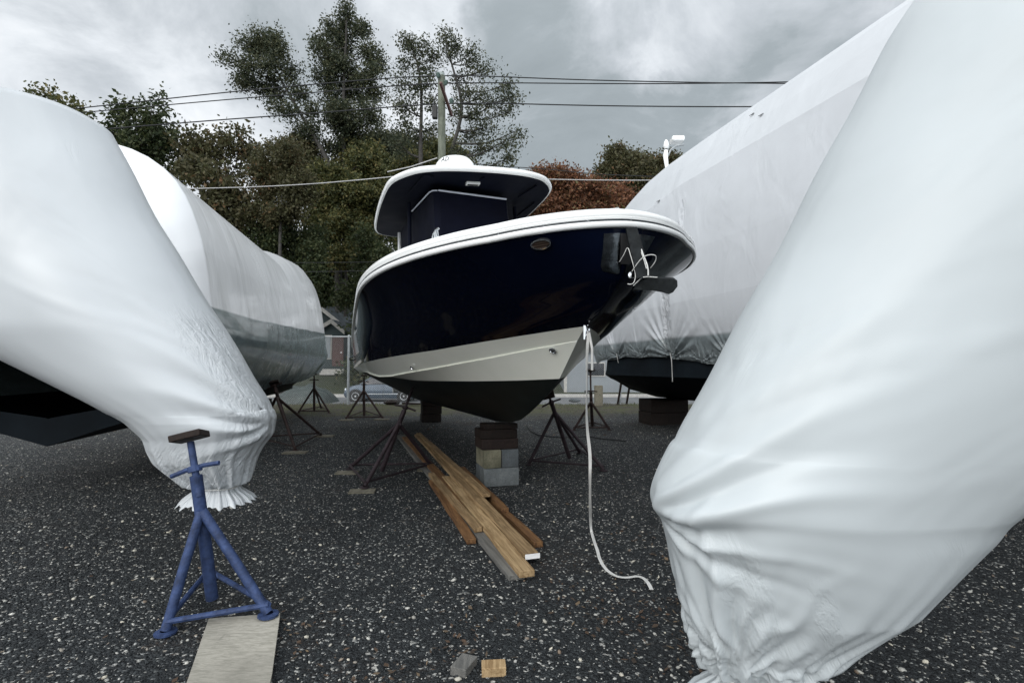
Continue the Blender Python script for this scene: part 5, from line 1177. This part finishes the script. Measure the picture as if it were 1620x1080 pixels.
for lab, cx_, cy_, w_, h_, mt, Y in BT:
    big = mass(cx_, cy_, w_, h_, 30, 21 if mt != 'brown' else 18)
    tree(lab, [(cx_, 560), (cx_+4, cy_+h_*.6), (cx_, cy_), (cx_-3, cy_-h_*.6)], big, mt, Y, .0058*Y, 1.25, twigs=18, r0=.22)
extra = [(-60, 300, 90, 120, 'deep', 36), (80, 290, 90, 130, 'olive', 38), (230, 270, 80, 130, 'deep', 37), (350, 300, 60, 100, 'brown', 36), (1150, 330, 80, 80, 'rust', 48), (1300, 320, 80, 90, 'deep', 48), (1460, 300, 90, 100, 'olive', 46), (1620, 300, 90, 110, 'deep', 44)]
EL = ['deep green tree outside the left of the photo', 'olive tree second from the far left', 'deep green tree third from the far left', 'brown tree left of the leaning tree', 'rust tree hidden behind the huge wrapped boat', 'deep green tree behind the huge wrapped boat', 'olive tree behind the nearest covered boat', 'deep green tree at the far right edge']
for (cx_, cy_, w_, h_, mt, Y), lab in zip(extra[:4], EL):
    tree(lab, [(cx_, 560), (cx_, cy_)], mass(cx_, cy_, w_, h_, 20, 34), mt, Y, .30, .7, twigs=10, r0=.25)
# undergrowth behind everything so no bare horizon shows between the trunks
def hedge():
    n = NT('undergrowth_leaves'); g = n.N('ShaderNodeNewGeometry'); n.bsdf(n.ramp(g.outputs['Random Per Island'], [(0, (.018, .026, .012)), (.6, (.045, .058, .024)), (1, (.09, .08, .036))]), .7)
    N = 90000; x = rng.uniform(-75, 75, N); y = rng.uniform(54, 62, N); hh = 6.5+1.6*np.sin(x*.35)+1.2*np.sin(x*.9+1)+.8*np.sin(x*2.1); z = rng.random(N)*hh+gz(x, y); k = np.abs(x) > -1
    N2 = 26000; x2 = rng.uniform(-45, 45, N2); y2 = rng.uniform(38, 43.2, N2); h2 = 1.4+.6*np.sin(x2*1.3)+.4*np.sin(x2*2.9); z2 = rng.random(N2)*h2+gz(x2, y2); s2 = ~((x2 > -18.5) & (x2 < -13.2)) & ~((x2 > 2) & (x2 < 18))
    ctr = np.concatenate([np.column_stack([x, y, z]), np.column_stack([x2, y2, z2])[s2]]); N = len(ctr)
    a = rng.normal(0, 1, (N, 3)); a /= np.linalg.norm(a, axis=1, keepdims=True); b_ = np.cross(a, rng.normal(0, 1, (N, 3))); b_ /= np.linalg.norm(b_, axis=1, keepdims=True)
    s = np.where(ctr[:, 1] > 50, .33, .17)[:, None]*rng.uniform(.6, 1.1, (N, 1)); V = np.stack([ctr-a*s, ctr-b_*s*.6, ctr+a*s, ctr+b_*s*.6], 1).reshape(-1, 3)
    tag(bigmesh('undergrowth', V, np.arange(4*N).reshape(-1, 4), n.m), 'dark tangled undergrowth filling the space below the trees', 'undergrowth', kind='stuff')
hedge()
